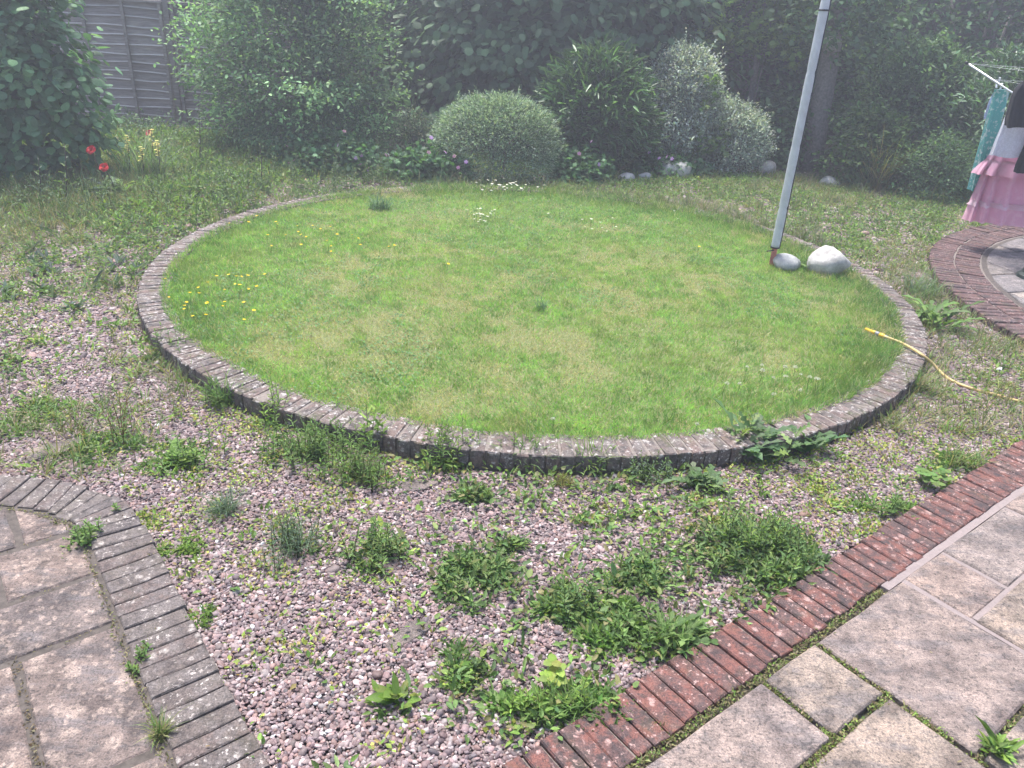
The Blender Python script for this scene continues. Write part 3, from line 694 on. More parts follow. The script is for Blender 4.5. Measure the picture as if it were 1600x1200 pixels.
def weed(px, py, rx, ry, kinds, label, cat='weed', name='weed_clump', group='weeds growing in the gravel', z=-.004, mat='leaf'):
    """a clump of weeds rooted at a point of the ground; radii in photo pixels, turned into metres there"""
    c = at(px, py, z); rm = abs(at(px + rx, py, z)[0] - c[0]); rym = .5 * abs(at(px, py - ry, z)[1] - at(px, py + ry, z)[1]) * .72
    WEEDS.append((c[0], c[1], max(rm, rym)))
    t = empty(name, c, label, cat, group); B = Leaves()
    for (k, n, kw) in kinds: KINDS[k](B, c, rm, rym, n, **kw)
    o = B.build('foliage', M[mat], t); o['kind'] = 'stuff'; return t
md_ = dict
DK = lambda n, h=.08, **k: ('mat', n, md_(h=h, **k))
weed(738, 915, 58, 48, [DK(900, .09, L=.034, W=.013), ('herb', 12, md_(h=.10, cols=GREEN_D, per=10))], 'round dark green weed mat in open gravel below the middle of the lawn')
weed(905, 948, 50, 40, [DK(800, .09, L=.036, W=.013), ('herb', 12, md_(h=.12, cols=GREEN_D))], 'dark weed clump with a paler one touching its lower right side')
weed(978, 990, 55, 50, [DK(950, .09, cols=GREEN_M, L=.034, W=.015), ('herb', 10, md_(h=.11, cols=GREEN_M))], 'leafy weed clump touching the dark clump on its upper left, near the red bricks')
weed(1010, 908, 45, 36, [DK(650, .09, L=.032, W=.013), ('herb', 8, md_(h=.1, cols=GREEN_D))], 'dark weed cushion between the large brick-side weed bed and the twin clumps')
weed(1175, 868, 88, 62, [DK(1900, .13, L=.036, W=.014), ('herb', 45, md_(h=.17, cols=GREEN_D + GREEN_M)), ('herb', 8, md_(h=.2, cols=GREEN_L))], 'largest dark green weed bed, spreading beside the red brick border')
weed(742, 1045, 48, 48, [DK(480, .06, cols=GREEN_D + GREEN_M), ('broad', 10, md_(L=.04, W=.026, cols=GREEN_L))], 'loose weed patch with a few lime leaves below the round dark mat')
weed(870, 1112, 85, 48, [DK(1100, .07, cols=GREEN_M, L=.034, W=.014), ('grass', 120, md_(h=.1)), ('herb', 12, md_(h=.09, cols=GREEN_L))], 'mixed green weeds and grass at the near end of the red brick border')
weed(862, 1080, 22, 14, [('straw', 6, md_(h=.10, cols=[(.22, .32, .06), (.26, .34, .07)]))], 'lime green clover-like leaves standing above the weeds near the red bricks')
weed(1050, 1008, 60, 38, [('broad', 26, md_(tm=T_LOBED, L=.12, W=.04, cols=GREEN_M)), DK(450, .06, cols=GREEN_M), ('grass', 90, md_(h=.12))], 'jagged dandelion leaves leaning over the red brick border')
weed(620, 1100, 30, 36, [('broad', 20, md_(L=.055, W=.038, h=.09, cols=[(.17, .26, .05), (.14, .23, .045), (.21, .28, .06)])), DK(90, .04, cols=GREEN_M)], 'bright lime green seedling with toothed leaves in bare gravel')
weed(590, 872, 45, 36, [('herb', 20, md_(h=.15, cols=GREEN_D)), DK(240, .05, cols=GREEN_D)], 'thin dark upright weeds in gravel left of the round dark mat')
weed(462, 865, 45, 48, [('herb', 26, md_(h=.17, cols=GREY_G, L=.03, W=.006)), ('grass', 70, md_(h=.15, cols=GREY_G, w=.003)), DK(150, .04, cols=GREEN_D)], 'wispy grey-green feathery weed in the gravel')
weed(350, 802, 36, 22, [('grass', 190, md_(h=.11, cols=GREY_G, w=.003, spread=.8))], 'fine grey-green grass tuft like a spiky cushion')
weed(292, 862, 44, 24, [('stone', 650, md_(h=.045, cols=GREEN_L)), DK(120, .045, cols=GREEN_L)], 'bright green low cushion at the corner of the dark patio')
weed(238, 812, 32, 28, [('stone', 420, md_(h=.05, cols=STONE_Y + GREEN_L))], 'yellow-green mossy cushion against the grey border bricks at their turn')
weed(316, 966, 18, 26, [('stone', 380, md_(h=.045, cols=GREEN_L)), DK(60, .04, cols=GREEN_M)], 'small bright cushion wedged against the straight run of grey bricks')
weed(290, 722, 60, 38, [DK(560, .07, cols=GREEN_M + GREEN_L), ('broad', 26, md_(L=.06, W=.045, tm=T_ROUND, cols=GREEN_L)), ('herb', 10, md_(h=.13))], 'broad-leaved bright weed patch in gravel above the dark patio corner')
weed(160, 702, 60, 34, [DK(760, .06, cols=GREEN_D + GREEN_M), ('stone', 300, md_(h=.04, cols=GREEN_L))], 'flat green weed mat just above the grey brick border')
weed(62, 652, 56, 40, [DK(850, .05, cols=GREEN_M, L=.024, W=.012)], 'even green creeping mat in gravel near the photo\'s left edge')
weed(560, 748, 62, 40, [('herb', 34, md_(h=.18, cols=GREEN_M, L=.035, W=.008)), ('grass', 90, md_(h=.14, cols=OLIVE + GREEN_M, w=.004)), DK(240, .06)], 'tufty upright weeds below the front left of the brick ring')
weed(492, 712, 72, 38, [('herb', 40, md_(h=.20, cols=GREEN_M)), DK(420, .07, cols=GREEN_M), ('grass', 60, md_(h=.16))], 'tall green weeds growing against the shaded ring wall, front left')
weed(432, 660, 26, 18, [('herb', 9, md_(h=.24, cols=GREEN_L)), DK(90, .05, cols=GREEN_M)], 'pale slender weeds against the shaded ring wall beside the taller green ones')
weed(690, 722, 46, 22, [('herb', 26, md_(h=.2, cols=GREEN_M + GREEN_L)), DK(330, .06, cols=GREEN_D)], 'leafy weed rising in front of the ring wall left of its lowest point')
weed(580, 705, 14, 10, [('herb', 5, md_(h=.26, cols=GREEN_L, L=.07, W=.02))], 'single upright weed with narrow light leaves against the brick ring')
weed(755, 778, 32, 18, [DK(330, .06)], 'small dark mat just below the lowest stretch of the ring wall')
weed(802, 858, 24, 18, [DK(200, .06), ('broad', 6, md_(L=.05, W=.02))], 'small dark sprig in gravel right of the round dark mat')
weed(880, 758, 26, 16, [('grass', 190, md_(h=.06, cols=[(.26, .23, .07), (.21, .21, .06), (.18, .2, .05)], w=.003, spread=.9))], 'dry yellowish tuft in gravel below the brick ring')
weed(822, 728, 40, 14, [('grass', 130, md_(h=.17)), ('herb', 12, md_(h=.15, cols=GREEN_D))], 'arching green grass tuft at the foot of the front ring wall')
weed(920, 735, 34, 14, [('grass', 90, md_(h=.18, cols=GREEN_L)), ('herb', 10, md_(h=.12))], 'light green grass fan at the foot of the ring wall, right of the darker tuft')
weed(1020, 752, 40, 22, [('herb', 30, md_(h=.14, cols=GREY_G + GREEN_M, L=.028, W=.008)), ('stone', 200, {})], 'soft grey-green weeds below the front right of the ring')
weed(1095, 762, 46, 26, [('broad', 34, md_(tm=T_LOBED, L=.11, W=.05, h=.08, cols=[(.12, .19, .08), (.10, .17, .06)]))], 'ferny pale weed with cut leaves flat on the gravel near the thistles')
weed(1168, 716, 46, 34, [('broad', 34, md_(tm=T_LOBED, L=.16, W=.075, h=.2, cols=[(.10, .175, .075), (.125, .205, .09), (.08, .145, .06)])), ('herb', 6, md_(h=.24, cols=GREEN_D, tm=T_LOBED, L=.12, W=.05, per=9))], 'larger spiny thistle in front of the ring, its leaves reaching over the bricks')
weed(1258, 706, 46, 26, [('broad', 26, md_(tm=T_LOBED, L=.15, W=.07, h=.16, cols=[(.095, .17, .07), (.12, .20, .085)])), DK(220, .06, cols=GREEN_M)], 'smaller spiny thistle beside the larger one in front of the ring')
weed(1442, 762, 36, 22, [('straw', 13, md_(h=.09, cols=[(.13, .22, .06), (.16, .26, .07)])), DK(120, .04, cols=GREEN_M)], 'light green strawberry-like leaves at the edge of the red bricks')
weed(1500, 728, 60, 24, [DK(480, .06, cols=GREEN_D + GREEN_M), ('grass', 120, md_(h=.12, cols=GREEN_M + OLIVE))], 'low mixed weeds by the far stretch of the red brick border')
weed(1380, 800, 50, 24, [DK(420, .06, cols=GREEN_M), ('stone', 320, {}), ('herb', 8, md_(h=.1))], 'green and yellow weeds along the middle of the red brick border')
weed(1082, 800, 62, 34, [('stone', 1100, md_(h=.045))], 'bright yellow stonecrop mat in gravel below the thistles')
weed(960, 806, 52, 26, [('stone', 420, md_(h=.04)), DK(60, .04, cols=GREEN_L)], 'thin yellow stonecrop patch left of the brighter stonecrop mat')
weed(1292, 772, 34, 24, [('stone', 420, md_(h=.04)), ('mat', 120, md_(cols=GREEN_L, h=.04))], 'yellow stonecrop beside the smaller thistle')
weed(1462, 508, 32, 36, [('broad', 36, md_(tm=T_LOBED, L=.2, W=.06, h=.16, cols=GREEN_M)), DK(160, .08)], 'dark dandelion clump by the yellow hose and the ring')
weed(1440, 462, 46, 28, [('grass', 240, md_(h=.2, cols=GREY_G + GREEN_M, w=.005))], 'grey-green grass hugging the outside of the ring on its right side')
weed(1420, 610, 36, 22, [('grass', 210, md_(h=.16, cols=GREEN_M + OLIVE))], 'grass tuft where the ring turns away below the yellow hose')
weed(270, 560, 34, 22, [DK(300, .08, cols=GREEN_D), ('herb', 12, md_(h=.2, cols=GREEN_M))], 'dark weeds in the shade of the ring wall on its left side')
weed(350, 632, 30, 20, [('grass', 140, md_(h=.16, cols=GREEN_D + GREEN_M)), ('herb', 8, md_(h=.16))], 'grassy dark tuft tucked against the ring wall, lower left')
weed(195, 690, 12, 26, [('herb', 7, md_(h=.3, cols=GREEN_M, L=.03, W=.008, stem=(.2, .09, .05)))], 'thin reddish-stemmed weed standing upright above the dark patio')
weed(1556, 1176, 46, 28, [('broad', 60, md_(L=.05, W=.016, h=.07, cols=GREEN_L + GREEN_M))], 'bright rosette weed growing from a paving joint, lower right corner', group='weeds growing between paving', z=.03)
weed(142, 838, 18, 40, [('herb', 9, md_(h=.08, cols=GREEN_M, L=.03, W=.014)), DK(90, .03, cols=GREEN_M)], 'leafy weed sprouting behind the grey bricks at the patio corner', group='weeds growing between paving', z=.02)
weed(252, 1150, 14, 26, [('grass', 110, md_(h=.07, cols=OLIVE + GREEN_M, w=.003)), ('stone', 130, md_(h=.03, cols=OLIVE))], 'dry little grass tuft behind the grey bricks at the bottom', group='weeds growing between paving', z=.02)
weed(218, 1035, 12, 40, [('herb', 6, md_(h=.05, cols=GREEN_M, L=.02, W=.01)), ('stone', 120, md_(h=.02, cols=OLIVE))], 'sparse seedlings in the joint behind the grey brick run', group='weeds growing between paving', z=.02)
weed(592, 326, 34, 10, [('grass', 130, md_(h=.15, spread=.8, cols=[(.10, .18, .09), (.12, .21, .10)], w=.007))], 'dark coarse grass tuft in the far left of the lawn', group='weeds in the lawn', z=.09)
weed(845, 485, 14, 14, [('grass', 34, md_(h=.09, cols=[(.11, .2, .09), (.13, .22, .09)], w=.006))], 'dark coarse grass tuft in the middle of the lawn', group='weeds in the lawn', z=.1)
weed(1255, 418, 26, 12, [('grass', 120, md_(h=.14)), ('straw', 12, md_(h=.07, cols=GREEN_M))], 'long grass and clover at the foot of the small stone', group='weeds in the lawn', z=.09)

# moss and seedlings in the paving joints
B = Leaves()
def joint(p, q, n, w=.010, cols=OLIVE + GREEN_L[:2] + [(.15, .12, .07), (.2, .16, .1)], z=.014, L=.012):
    p, q = np.array(p), np.array(q); t = rng.random(n); t = t[fbm(t * 9 + p[0] * 7, t * 0 + 3, 1) > .36]; n = len(t)
    xy = p + (q - p) * t[:, None] + rng.normal(0, w, (n, 2)); zz = z + rng.random(n) * .014
    d = jit(n, 1); d[:, 2] = np.abs(d[:, 2]) * .6 + .15
    B.add(T_RHOMB, np.c_[xy, zz], d, Z3 + jit(n, .4), L * np.exp(rng.normal(0, .3, n)), L * .55, pick(cols, n, .25))
joint(uv(-.3, .228), uv(1.68, .228), 2300, .011, OLIVE + [(.15, .12, .07), (.2, .16, .1)] + GREEN_L[:1])
joint(uv(1.177, .25), uv(1.177, .86), 900, .009); joint(uv(.857, .25), uv(.857, .54), 420, .007); joint(uv(.5, .535), uv(1.18, .535), 1300, .011); joint(uv(1.2, .842), uv(1.8, .842), 300, .007)
joint(uv(.25, .25), uv(.25, .84), 300, .008); joint(uv(1.19, .06), uv(1.185, .24), 160, .006); joint(uv(.41, .06), uv(.41, .22), 120, .005)
for i in range(6, len(INN) - 1): joint(INN[i] + np.array([.0, 0]), INN[i + 1], 60, .008, OLIVE + [(.12, .09, .05), (.2, .16, .1)], .020, .010)
for (va_, u0, u1) in ((va, -2.6, -.6), (vb, -2.4, -.6), (vc_, -2.2, -.5)): joint(uv(u0, va_), uv(u1, va_), 120, .005, [(.12, .09, .05), (.2, .17, .1), (.14, .14, .05)], .020, .010)
joint(uv(uj, vc_), uv(uj, vd), 160, .008, [(.12, .09, .05), (.22, .18, .11)], .020, .012)
tag(B.build('joint_moss', M['leaf']), 'moss and tiny seedlings in the paving joints', 'moss', kind='stuff')

# low cover creeping over the gravel, thin in front and dense at the sides and the back
B = Leaves(); n = 110000
x = rng.uniform(-8.2, 7.5, n); y = rng.uniform(1.5, 11.6, n)
k = on_gravel(x, y, .0) & in_view(x, y); x, y = x[k], y[k]
rd = ring_d(x, y) - RO; pv = -((x - PO[0]) * PN[0] + (y - PO[1]) * PN[1])
left = sstep(-1.9, -3.6, x) if False else 1 - sstep(-3.6, -1.9, x)
dens = .16 + .13 * sstep(-.2, .8, x) + .20 * sstep(2.35, 2.9, y) * sstep(.1, .7, x) + .17 * sstep(2.7, 3.2, y)
dens = np.maximum(dens, left * (.34 + .52 * sstep(4.2, 7.4, y)))
for (wx, wy, wr) in WEEDS: dens = np.maximum(dens, .62 * np.exp(-((x - wx) ** 2 + (y - wy) ** 2) / (1.35 * wr + .03) ** 2))
dens = np.maximum(dens, sstep(2.0, 2.9, x) * (.58 - .2 * sstep(7.5, 9, y)))
dens = np.maximum(dens, sstep(9.3, 9.9, y) * (.72 - .34 * sstep(.5, 1.5, x)))
dens = np.maximum(dens, (1 - sstep(.03, .28, rd)) * .75)
dens = np.maximum(dens, (1 - sstep(.02, .17, pv)) * .85 * sstep(.2, .9, x))
dens = np.maximum(dens, sstep(.3, 1.2, x) * (1 - sstep(3.2, 4.2, y)) * .42)
nz = fbm(x * 1.7 + 3, y * 1.7, 6); fine = fbm(x * 5, y * 5, 2)
pr = dens * sstep(.22, .62, .55 * nz + .45 * fine + dens * .28)
keep = rng.random(len(x)) < pr * .62; x, y = x[keep], y[keep]; left = left[keep]; print('cover tufts', len(x))
kind = fbm(x * .9 + 31, y * .9 + 7, 3) + rng.normal(0, .09, len(x))
tall = left * sstep(6, 8, y) + .3 * sstep(9, 10.5, y)
def tufts(sel, per, hh, L, W, tm, cols, spread, up_):
    c = np.stack([x[sel], y[sel], np.full(sel.sum(), -.004)], -1); m = len(c)
    if not m: return
    P = np.repeat(c, per, 0); tl = np.repeat(tall[sel], per); kk = len(P)
    o = rng.normal(0, spread, (kk, 2)); zz = hh * rng.random(kk) * (1 + 2.2 * tl); P = P + np.c_[o, zz]
    d = np.c_[o / spread * .6, np.full(kk, up_) * (1 + tl)] + jit(kk, .4); d[:, 2] = np.abs(d[:, 2])
    tint = np.repeat(rng.normal(1, .16, (m, 1)).clip(.6, 1.5), per, 0)
    B.add(tm, P, d, Z3 + jit(kk, .35), L * np.exp(rng.normal(0, .25, kk)) * (1 + .5 * tl), W * np.exp(rng.normal(0, .2, kk)) * (1 + .3 * tl), pick(cols, kk, .16) * tint)
a1 = kind < .40; a2 = (kind >= .40) & (kind < .52); front_ = (y < 3.9) & (x > -1.8); a2 = a2 & ~(front_ & (kind > .46)); a3 = ((kind >= .52) & (kind < .60)) | (front_ & (kind > .46)); a4 = (kind >= .60) & ~front_
tufts(a1, 11, .05, .034, .017, T_OVATE, GREEN_M + GREEN_D + OLIVE[:2], .034, .4)
tufts(a2, 9, .05, .034, .017, T_OVATE, GREEN_M + GREEN_L, .032, .45)
tufts(a3, 17, .03, .019, .012, T_RHOMB, STONE_Y + GREEN_L, .03, .4)
tufts(a4, 10, .006, .10, .0045, T_ARCH, OLIVE + GREEN_M + [(.30, .25, .14)], .02, 1.1)
tag(B.build('ground_cover', M['leaf']), 'low green weeds and moss creeping over the gravel', 'ground cover', kind='stuff')

# fallen leaves and twigs on gravel and paving
B = Leaves(); n = 520; x = rng.uniform(-3.5, 4.5, n); y = rng.uniform(1.3, 7, n); k = in_view(x, y) & (ring_d(x, y) > RO + .05); x, y = x[k], y[k]; n = len(x)
pavd = ~on_gravel(x, y, 0); z = np.where(pavd, .042, .014)
keep = ~pavd | (rng.random(n) < .35); x, y, z = x[keep], y[keep], z[keep]; n = len(x)
B.add(T_OVATE, np.stack([x, y, z], -1), jit(n, 1) * np.array([1, 1, .12]), Z3 + jit(n, .3), rng.uniform(.008, .024, n), rng.uniform(.004, .012, n), pick([(.20, .13, .07), (.28, .21, .12), (.14, .10, .06), (.33, .28, .16)], n))
for i in range(40):
    p = np.array([rng.uniform(-1.5, 2.2), rng.uniform(1.9, 3.4), .016]); a = rng.random() * 6.28
    if on_gravel(p[:1], p[1:2])[0]: B.tube([p, p + np.array([math.cos(a), math.sin(a), .05]) * rng.uniform(.03, .09)], [.0016, .0009], (.22, .17, .11), 4)
tag(B.build('leaf_litter', M['leaf']), 'dry leaf scraps and twigs strewn over gravel and paving', 'litter', kind='stuff')

# ------------------------------------------------------------------ shrubs and trees
def crown(B, c, rx, ry, H, n, L, W, tm, cols, clump=.10, per=9, shoots=0, t0=.04, fill=.45, lump=.22, droop=.0, outw=.7, seed=0, front=.72, prof='dome', bright=.5, tmin=0., flat=1.):
    m = max(1, n // per)
    t = t0 + (1 - t0) * rng.random(m) ** .85; t = np.maximum(t, tmin)
    a = np.where(rng.random(m) < front, -math.pi / 2 + rng.normal(0, .85, m), rng.random(m) * 6.283)
    if prof == 'dome': pr = np.sqrt(np.clip(1 - ((t - .32) / .68).clip(0, 1) ** 2.2, 0, 1)) * (.72 + .28 * (t / .32).clip(0, 1))
    elif prof == 'ball': pr = np.sqrt(np.clip(1 - ((t - .42) / .58).clip(0, 1) ** 2, 0, 1)) * (.93 + .07 * (t / .42).clip(0, 1))
    else: pr = (.85 + .15 * np.sin(t * 5)) * np.sqrt(np.clip(1 - ((t - .7) / .3).clip(0, 1) ** 2 * .8, 0, 1))
    lm = 1 + lump * 2 * (fbm(a * 1.6 + seed * 7.7 + 20, t * 4.5 + seed * 3.1, seed) - .5)
    rr = pr * lm * (1 - fill * rng.random(m) ** 2)
    P = np.array(c) + np.stack([rx * rr * np.cos(a), ry * rr * np.sin(a), H * t * (1 + .25 * (lm - 1))], -1)
    out = unit(np.stack([np.cos(a) / rx, np.sin(a) / ry, (t - .3) * 1.6 / max(rx, .4)], -1))
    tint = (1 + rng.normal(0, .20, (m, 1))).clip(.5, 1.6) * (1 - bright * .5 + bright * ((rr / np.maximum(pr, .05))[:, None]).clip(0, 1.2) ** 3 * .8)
    P = np.repeat(P, per, 0); out = np.repeat(out, per, 0); tint = np.repeat(tint, per, 0); k = len(P)
    P = P + jit(k, clump) * np.array([1, 1, flat]); P[:, 2] = np.maximum(P[:, 2], .03)
    d = out * outw + jit(k, .45); d[:, 2] -= droop
    up_ = Z3 * .8 + out * .55 + jit(k, .3)
    if shoots:                                        # stray leafy shoots that break the outline
        i0 = rng.integers(0, k, shoots); o = unit(out[i0] * .8 + np.array([0, 0, .75]) + jit(shoots, .3)); ln = rng.uniform(.12, .38, shoots) * (.32 if prof == 'ball' else 1); nn = 11
        s_ = np.tile(np.linspace(0, 1, nn), shoots); oo = np.repeat(o, nn, 0); pp = np.repeat(P[i0], nn, 0) + oo * (s_ * np.repeat(ln, nn))[:, None]; pp[:, 2] -= .12 * s_ ** 2 * np.repeat(ln, nn)
        P = np.r_[P, pp]; d = np.r_[d, oo * .7 + jit(len(pp), .55)]; up_ = np.r_[up_, Z3 + jit(len(pp), .35)]; tint = np.r_[tint, np.repeat(rng.uniform(1.0, 1.5, (shoots, 1)), nn, 0)]
    ok = ~((ring_d(P[:, 0], P[:, 1]) < RO + .02) & (P[:, 2] < .3))
    P, d, up_, tint = P[ok], d[ok], up_[ok], tint[ok]; k = len(P)
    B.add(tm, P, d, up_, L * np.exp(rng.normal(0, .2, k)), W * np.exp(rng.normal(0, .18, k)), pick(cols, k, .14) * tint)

def stems(parent, c, H, n, spread, r, mat='twig', name='stem'):
    for i in range(n):
        a = random.random() * 6.283; s = spread * random.uniform(.3, 1)
        b = np.array(c) + np.array([math.cos(a) * .06, math.sin(a) * .06, -.02]); e = np.array(c) + np.array([math.cos(a) * s, math.sin(a) * s, H * random.uniform(.6, .92)])
        m = (b + e) / 2 + np.array([random.uniform(-.1, .1), random.uniform(-.1, .1), .08 * H])
        tube_obj(name, [b, (b + m) / 2 + np.array([.01, .01, 0]), m, e], [r, r * .85, r * .6, r * .25], M[mat], parent, 6)

def shrub(name, label, cat, pxl, pxr, pytop, Y, ry, n, L, W, tm, cols, H=None, mat='leaf', group=None, ns=3, sr=.02, tall=False, base=0.0, **kw):
    pc = (pxl + pxr) / 2
    if H is None: H = atY(pc, pytop, Y)[2]
    pm = 150 if pytop is None else (pytop + 260) / 2
    x0, x1 = atY(pxl, pm, Y)[0], atY(pxr, pm, Y)[0]; c = np.array([(x0 + x1) / 2, Y, base]); rx = (x1 - x0) / 2
    t = empty(name, c, label, cat, group); B = Leaves()
    crown(B, c, rx, ry, H, n, L, W, tm, cols, **kw)
    o = B.build('crown', M[mat], t); o['kind'] = 'stuff'
    if tall: tube_obj('trunk', [c, c + (0.02, 0, H * .3), c + (-.05, .02, H * .62), c + (.04, 0, H * .9)], [sr * 3, sr * 2.5, sr * 1.7, sr * .6], M['bark'], t, 9)
    stems(t, c, H, ns, rx * .7, sr, 'bark' if tall else 'twig', 'branch' if tall else 'stem')
    return t, c, rx, H
DEEP = [(.075, .14, .065), (.10, .175, .08), (.13, .215, .10)]
# far row of trees that closes the garden
FT = 'trees closing the back of the garden'
shrub('broadleaf_tree', 'dark broadleaf tree behind the fence at the far left', 'tree', -160, 380, None, 15.2, 1.3, 9000, .11, .085, T_OVATE, DEEP, H=4.0, tall=True, sr=.045, ns=5, clump=.16, group=FT, seed=1, fill=.6, prof='column', t0=.02)
shrub('broadleaf_tree', 'dark broadleaf tree behind the small-leaved shrub and the hazel', 'tree', 330, 800, None, 15.0, 1.3, 9000, .11, .085, T_OVATE, DEEP, H=4.2, tall=True, sr=.045, ns=5, clump=.16, group=FT, seed=2, fill=.6, prof='column', t0=.02)
shrub('broadleaf_tree', 'shaded tree in the dark gap right of the silvery shrub', 'tree', 980, 1330, None, 14.8, 1.2, 9000, .10, .08, T_OVATE, DEEP, H=4.0, tall=True, sr=.045, ns=5, clump=.16, group=FT, seed=3, fill=.6, prof='column', t0=.02)
shrub('broadleaf_tree', 'dark tree behind the washing line at the far right', 'tree', 1280, 1760, None, 14.2, 1.3, 11000, .10, .075, T_OVATE, DEEP, H=4.2, tall=True, sr=.045, ns=5, clump=.16, group=FT, seed=4, fill=.6, prof='column', t0=.02)
shrub('tall_hedge', 'tall dark hedge closing the garden behind all the trees', 'hedge', -420, 1990, None, 17.0, 1.0, 26000, .17, .13, T_OVATE, DEEP, H=4.6, sr=.03, ns=10, clump=.22, seed=6, fill=.7, prof='column', t0=.0)
hedge_core = [o for o in bpy.data.objects if o.name == 'tall_hedge'][0]
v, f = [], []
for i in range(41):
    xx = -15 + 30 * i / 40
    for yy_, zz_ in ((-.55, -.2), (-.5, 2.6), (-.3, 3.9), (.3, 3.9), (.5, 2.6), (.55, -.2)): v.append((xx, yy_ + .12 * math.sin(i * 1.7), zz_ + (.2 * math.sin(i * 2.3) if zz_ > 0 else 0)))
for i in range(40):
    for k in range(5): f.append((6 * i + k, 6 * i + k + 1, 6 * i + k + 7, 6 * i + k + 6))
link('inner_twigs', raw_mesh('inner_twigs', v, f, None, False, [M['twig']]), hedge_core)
shrub('hazel_tree', 'dark hazel with large drooping round leaves above the clipped dome', 'tree', 620, 1085, None, 13.2, 1.25, 12500, .125, .115, T_ROUND, [(.085, .15, .075), (.115, .19, .10), (.07, .125, .065)], H=3.6, tall=True, sr=.035, ns=6, clump=.17, per=16, flat=.4, seed=5, droop=.75, outw=.8, fill=.5, lump=.3, prof='column')
for k_, (cx_, lab_) in enumerate(((2.8, 'spreading tree crown high above the dark gap behind the silvery shrubs'),)):
    t = empty('shade_tree', (cx_, 15.6, 0), lab_, 'tree'); B = Leaves()
    crown(B, np.array([cx_, 14.5, 2.5]), 2.5, 1.35, 2.6, 5200, .17, .13, T_OVATE, DEEP, clump=.2, per=12, flat=.5, t0=0., fill=.9, front=.2, seed=k_ + 1); B.build('crown', M['leaf'], t)['kind'] = 'stuff'
    tube_obj('trunk', [(cx_, 15.6, 0), (cx_ + .1, 15.5, 1.6), (cx_, 15.2, 3.0), (cx_ - .1, 14.7, 4.4)], [.16, .13, .10, .03], M['bark'], t, 9)
# light spray of leaves hanging into the top of the picture
t, c, rx, H = shrub('maple_tree', 'young maple with sunlit yellow-green leaves right of the hazel, at the top', 'tree', 1085, 1260, None, 13.0, .5, 1800, .10, .09, T_PALM, GREEN_L + GREEN_M, H=3.4, tall=True, sr=.016, ns=3, clump=.13, seed=6, tmin=.52, fill=.5)

shrub('climbing_shrub', 'large round-leaved green climber covering the fence at the left edge', 'shrub', -150, 140, None, 8.85, .62, 9800, .092, .084, T_ROUND, [(.09, .18, .085), (.115, .215, .105), (.15, .26, .125), (.10, .185, .10)], H=2.7, ns=6, sr=.022, shoots=24, clump=.10, per=10, flat=.5, seed=7, droop=.6, outw=.9, fill=.35, lump=.28, prof='column', bright=.7, front=.6)
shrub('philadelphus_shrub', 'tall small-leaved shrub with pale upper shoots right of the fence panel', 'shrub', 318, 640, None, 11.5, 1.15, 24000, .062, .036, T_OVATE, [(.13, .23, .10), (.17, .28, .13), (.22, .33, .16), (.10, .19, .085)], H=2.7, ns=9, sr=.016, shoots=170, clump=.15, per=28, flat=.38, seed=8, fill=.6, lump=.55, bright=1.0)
shrub('potentilla_shrub', 'feathery lower shrub in front of the tall small-leaved shrub', 'shrub', 385, 650, 160, 10.9, .6, 12000, .036, .014, T_OVATE, [(.08, .16, .07), (.10, .185, .085), (.065, .13, .06)], ns=5, sr=.010, shoots=90, clump=.11, per=22, flat=.4, seed=9, fill=.4, lump=.4)
shrub('clipped_shrub', 'grey-green shrub clipped into a smooth dome behind the lawn', 'shrub', 676, 882, 150, 10.55, .82, 19000, .040, .015, T_RHOMB, [(.19, .27, .19), (.26, .34, .25), (.14, .21, .14), (.33, .40, .31)], ns=5, sr=.012, shoots=70, clump=.026, per=5, seed=2, fill=.16, lump=.10, outw=1.1, prof='ball', bright=.5)
shrub('laurel_shrub', 'shrub with long glossy pointed leaves right of the clipped dome', 'shrub', 838, 1018, 86, 11.4, .7, 5200, .15, .038, T_OVATE, [(.065, .135, .05), (.085, .165, .06), (.11, .20, .075), (.055, .11, .045)], mat='gloss', ns=6, sr=.014, shoots=8, clump=.08, per=8, seed=3, fill=.4, lump=.25, outw=1.0, bright=.6)
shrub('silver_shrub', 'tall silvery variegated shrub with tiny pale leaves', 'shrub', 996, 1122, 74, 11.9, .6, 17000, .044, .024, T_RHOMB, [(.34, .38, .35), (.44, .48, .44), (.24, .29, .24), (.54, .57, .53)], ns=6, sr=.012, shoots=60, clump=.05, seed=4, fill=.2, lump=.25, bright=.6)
shrub('silver_shrub', 'lower silvery variegated shrub beside the tall one', 'shrub', 1082, 1198, 162, 11.8, .5, 10500, .040, .022, T_RHOMB, [(.36, .40, .35), (.46, .50, .45), (.22, .28, .22)], ns=5, sr=.010, shoots=50, clump=.05, seed=5, fill=.22, lump=.3, bright=.6)
shrub('variegated_shrub', 'small speckled cream and dark shrub left of the clipped dome', 'shrub', 606, 690, 176, 10.85, .34, 3000, .030, .016, T_RHOMB, [(.06, .09, .045), (.24, .25, .18), (.05, .08, .04), (.05, .075, .05)], ns=4, sr=.008, clump=.05, seed=6, fill=.4, lump=.35)
t, c, rx, H = shrub('bramble', 'leafy climber draped between the two silvery shrubs', 'shrub', 1075, 1140, 120, 11.5, .2, 150, .085, .075, T_PALM, GREEN_M, ns=2, sr=.006, clump=.06, seed=7, fill=.3)
RB = 'dark shrubs along the right side of the garden'
shrub('ivy_bush', 'dark ivy bush left of the bare tree trunk', 'shrub', 1172, 1252, 150, 12.6, .5, 5200, .062, .056, T_ROUND, DEEP + [(.06, .115, .04)], group=RB, ns=3, clump=.09, seed=1, droop=.3, fill=.4, lump=.3)
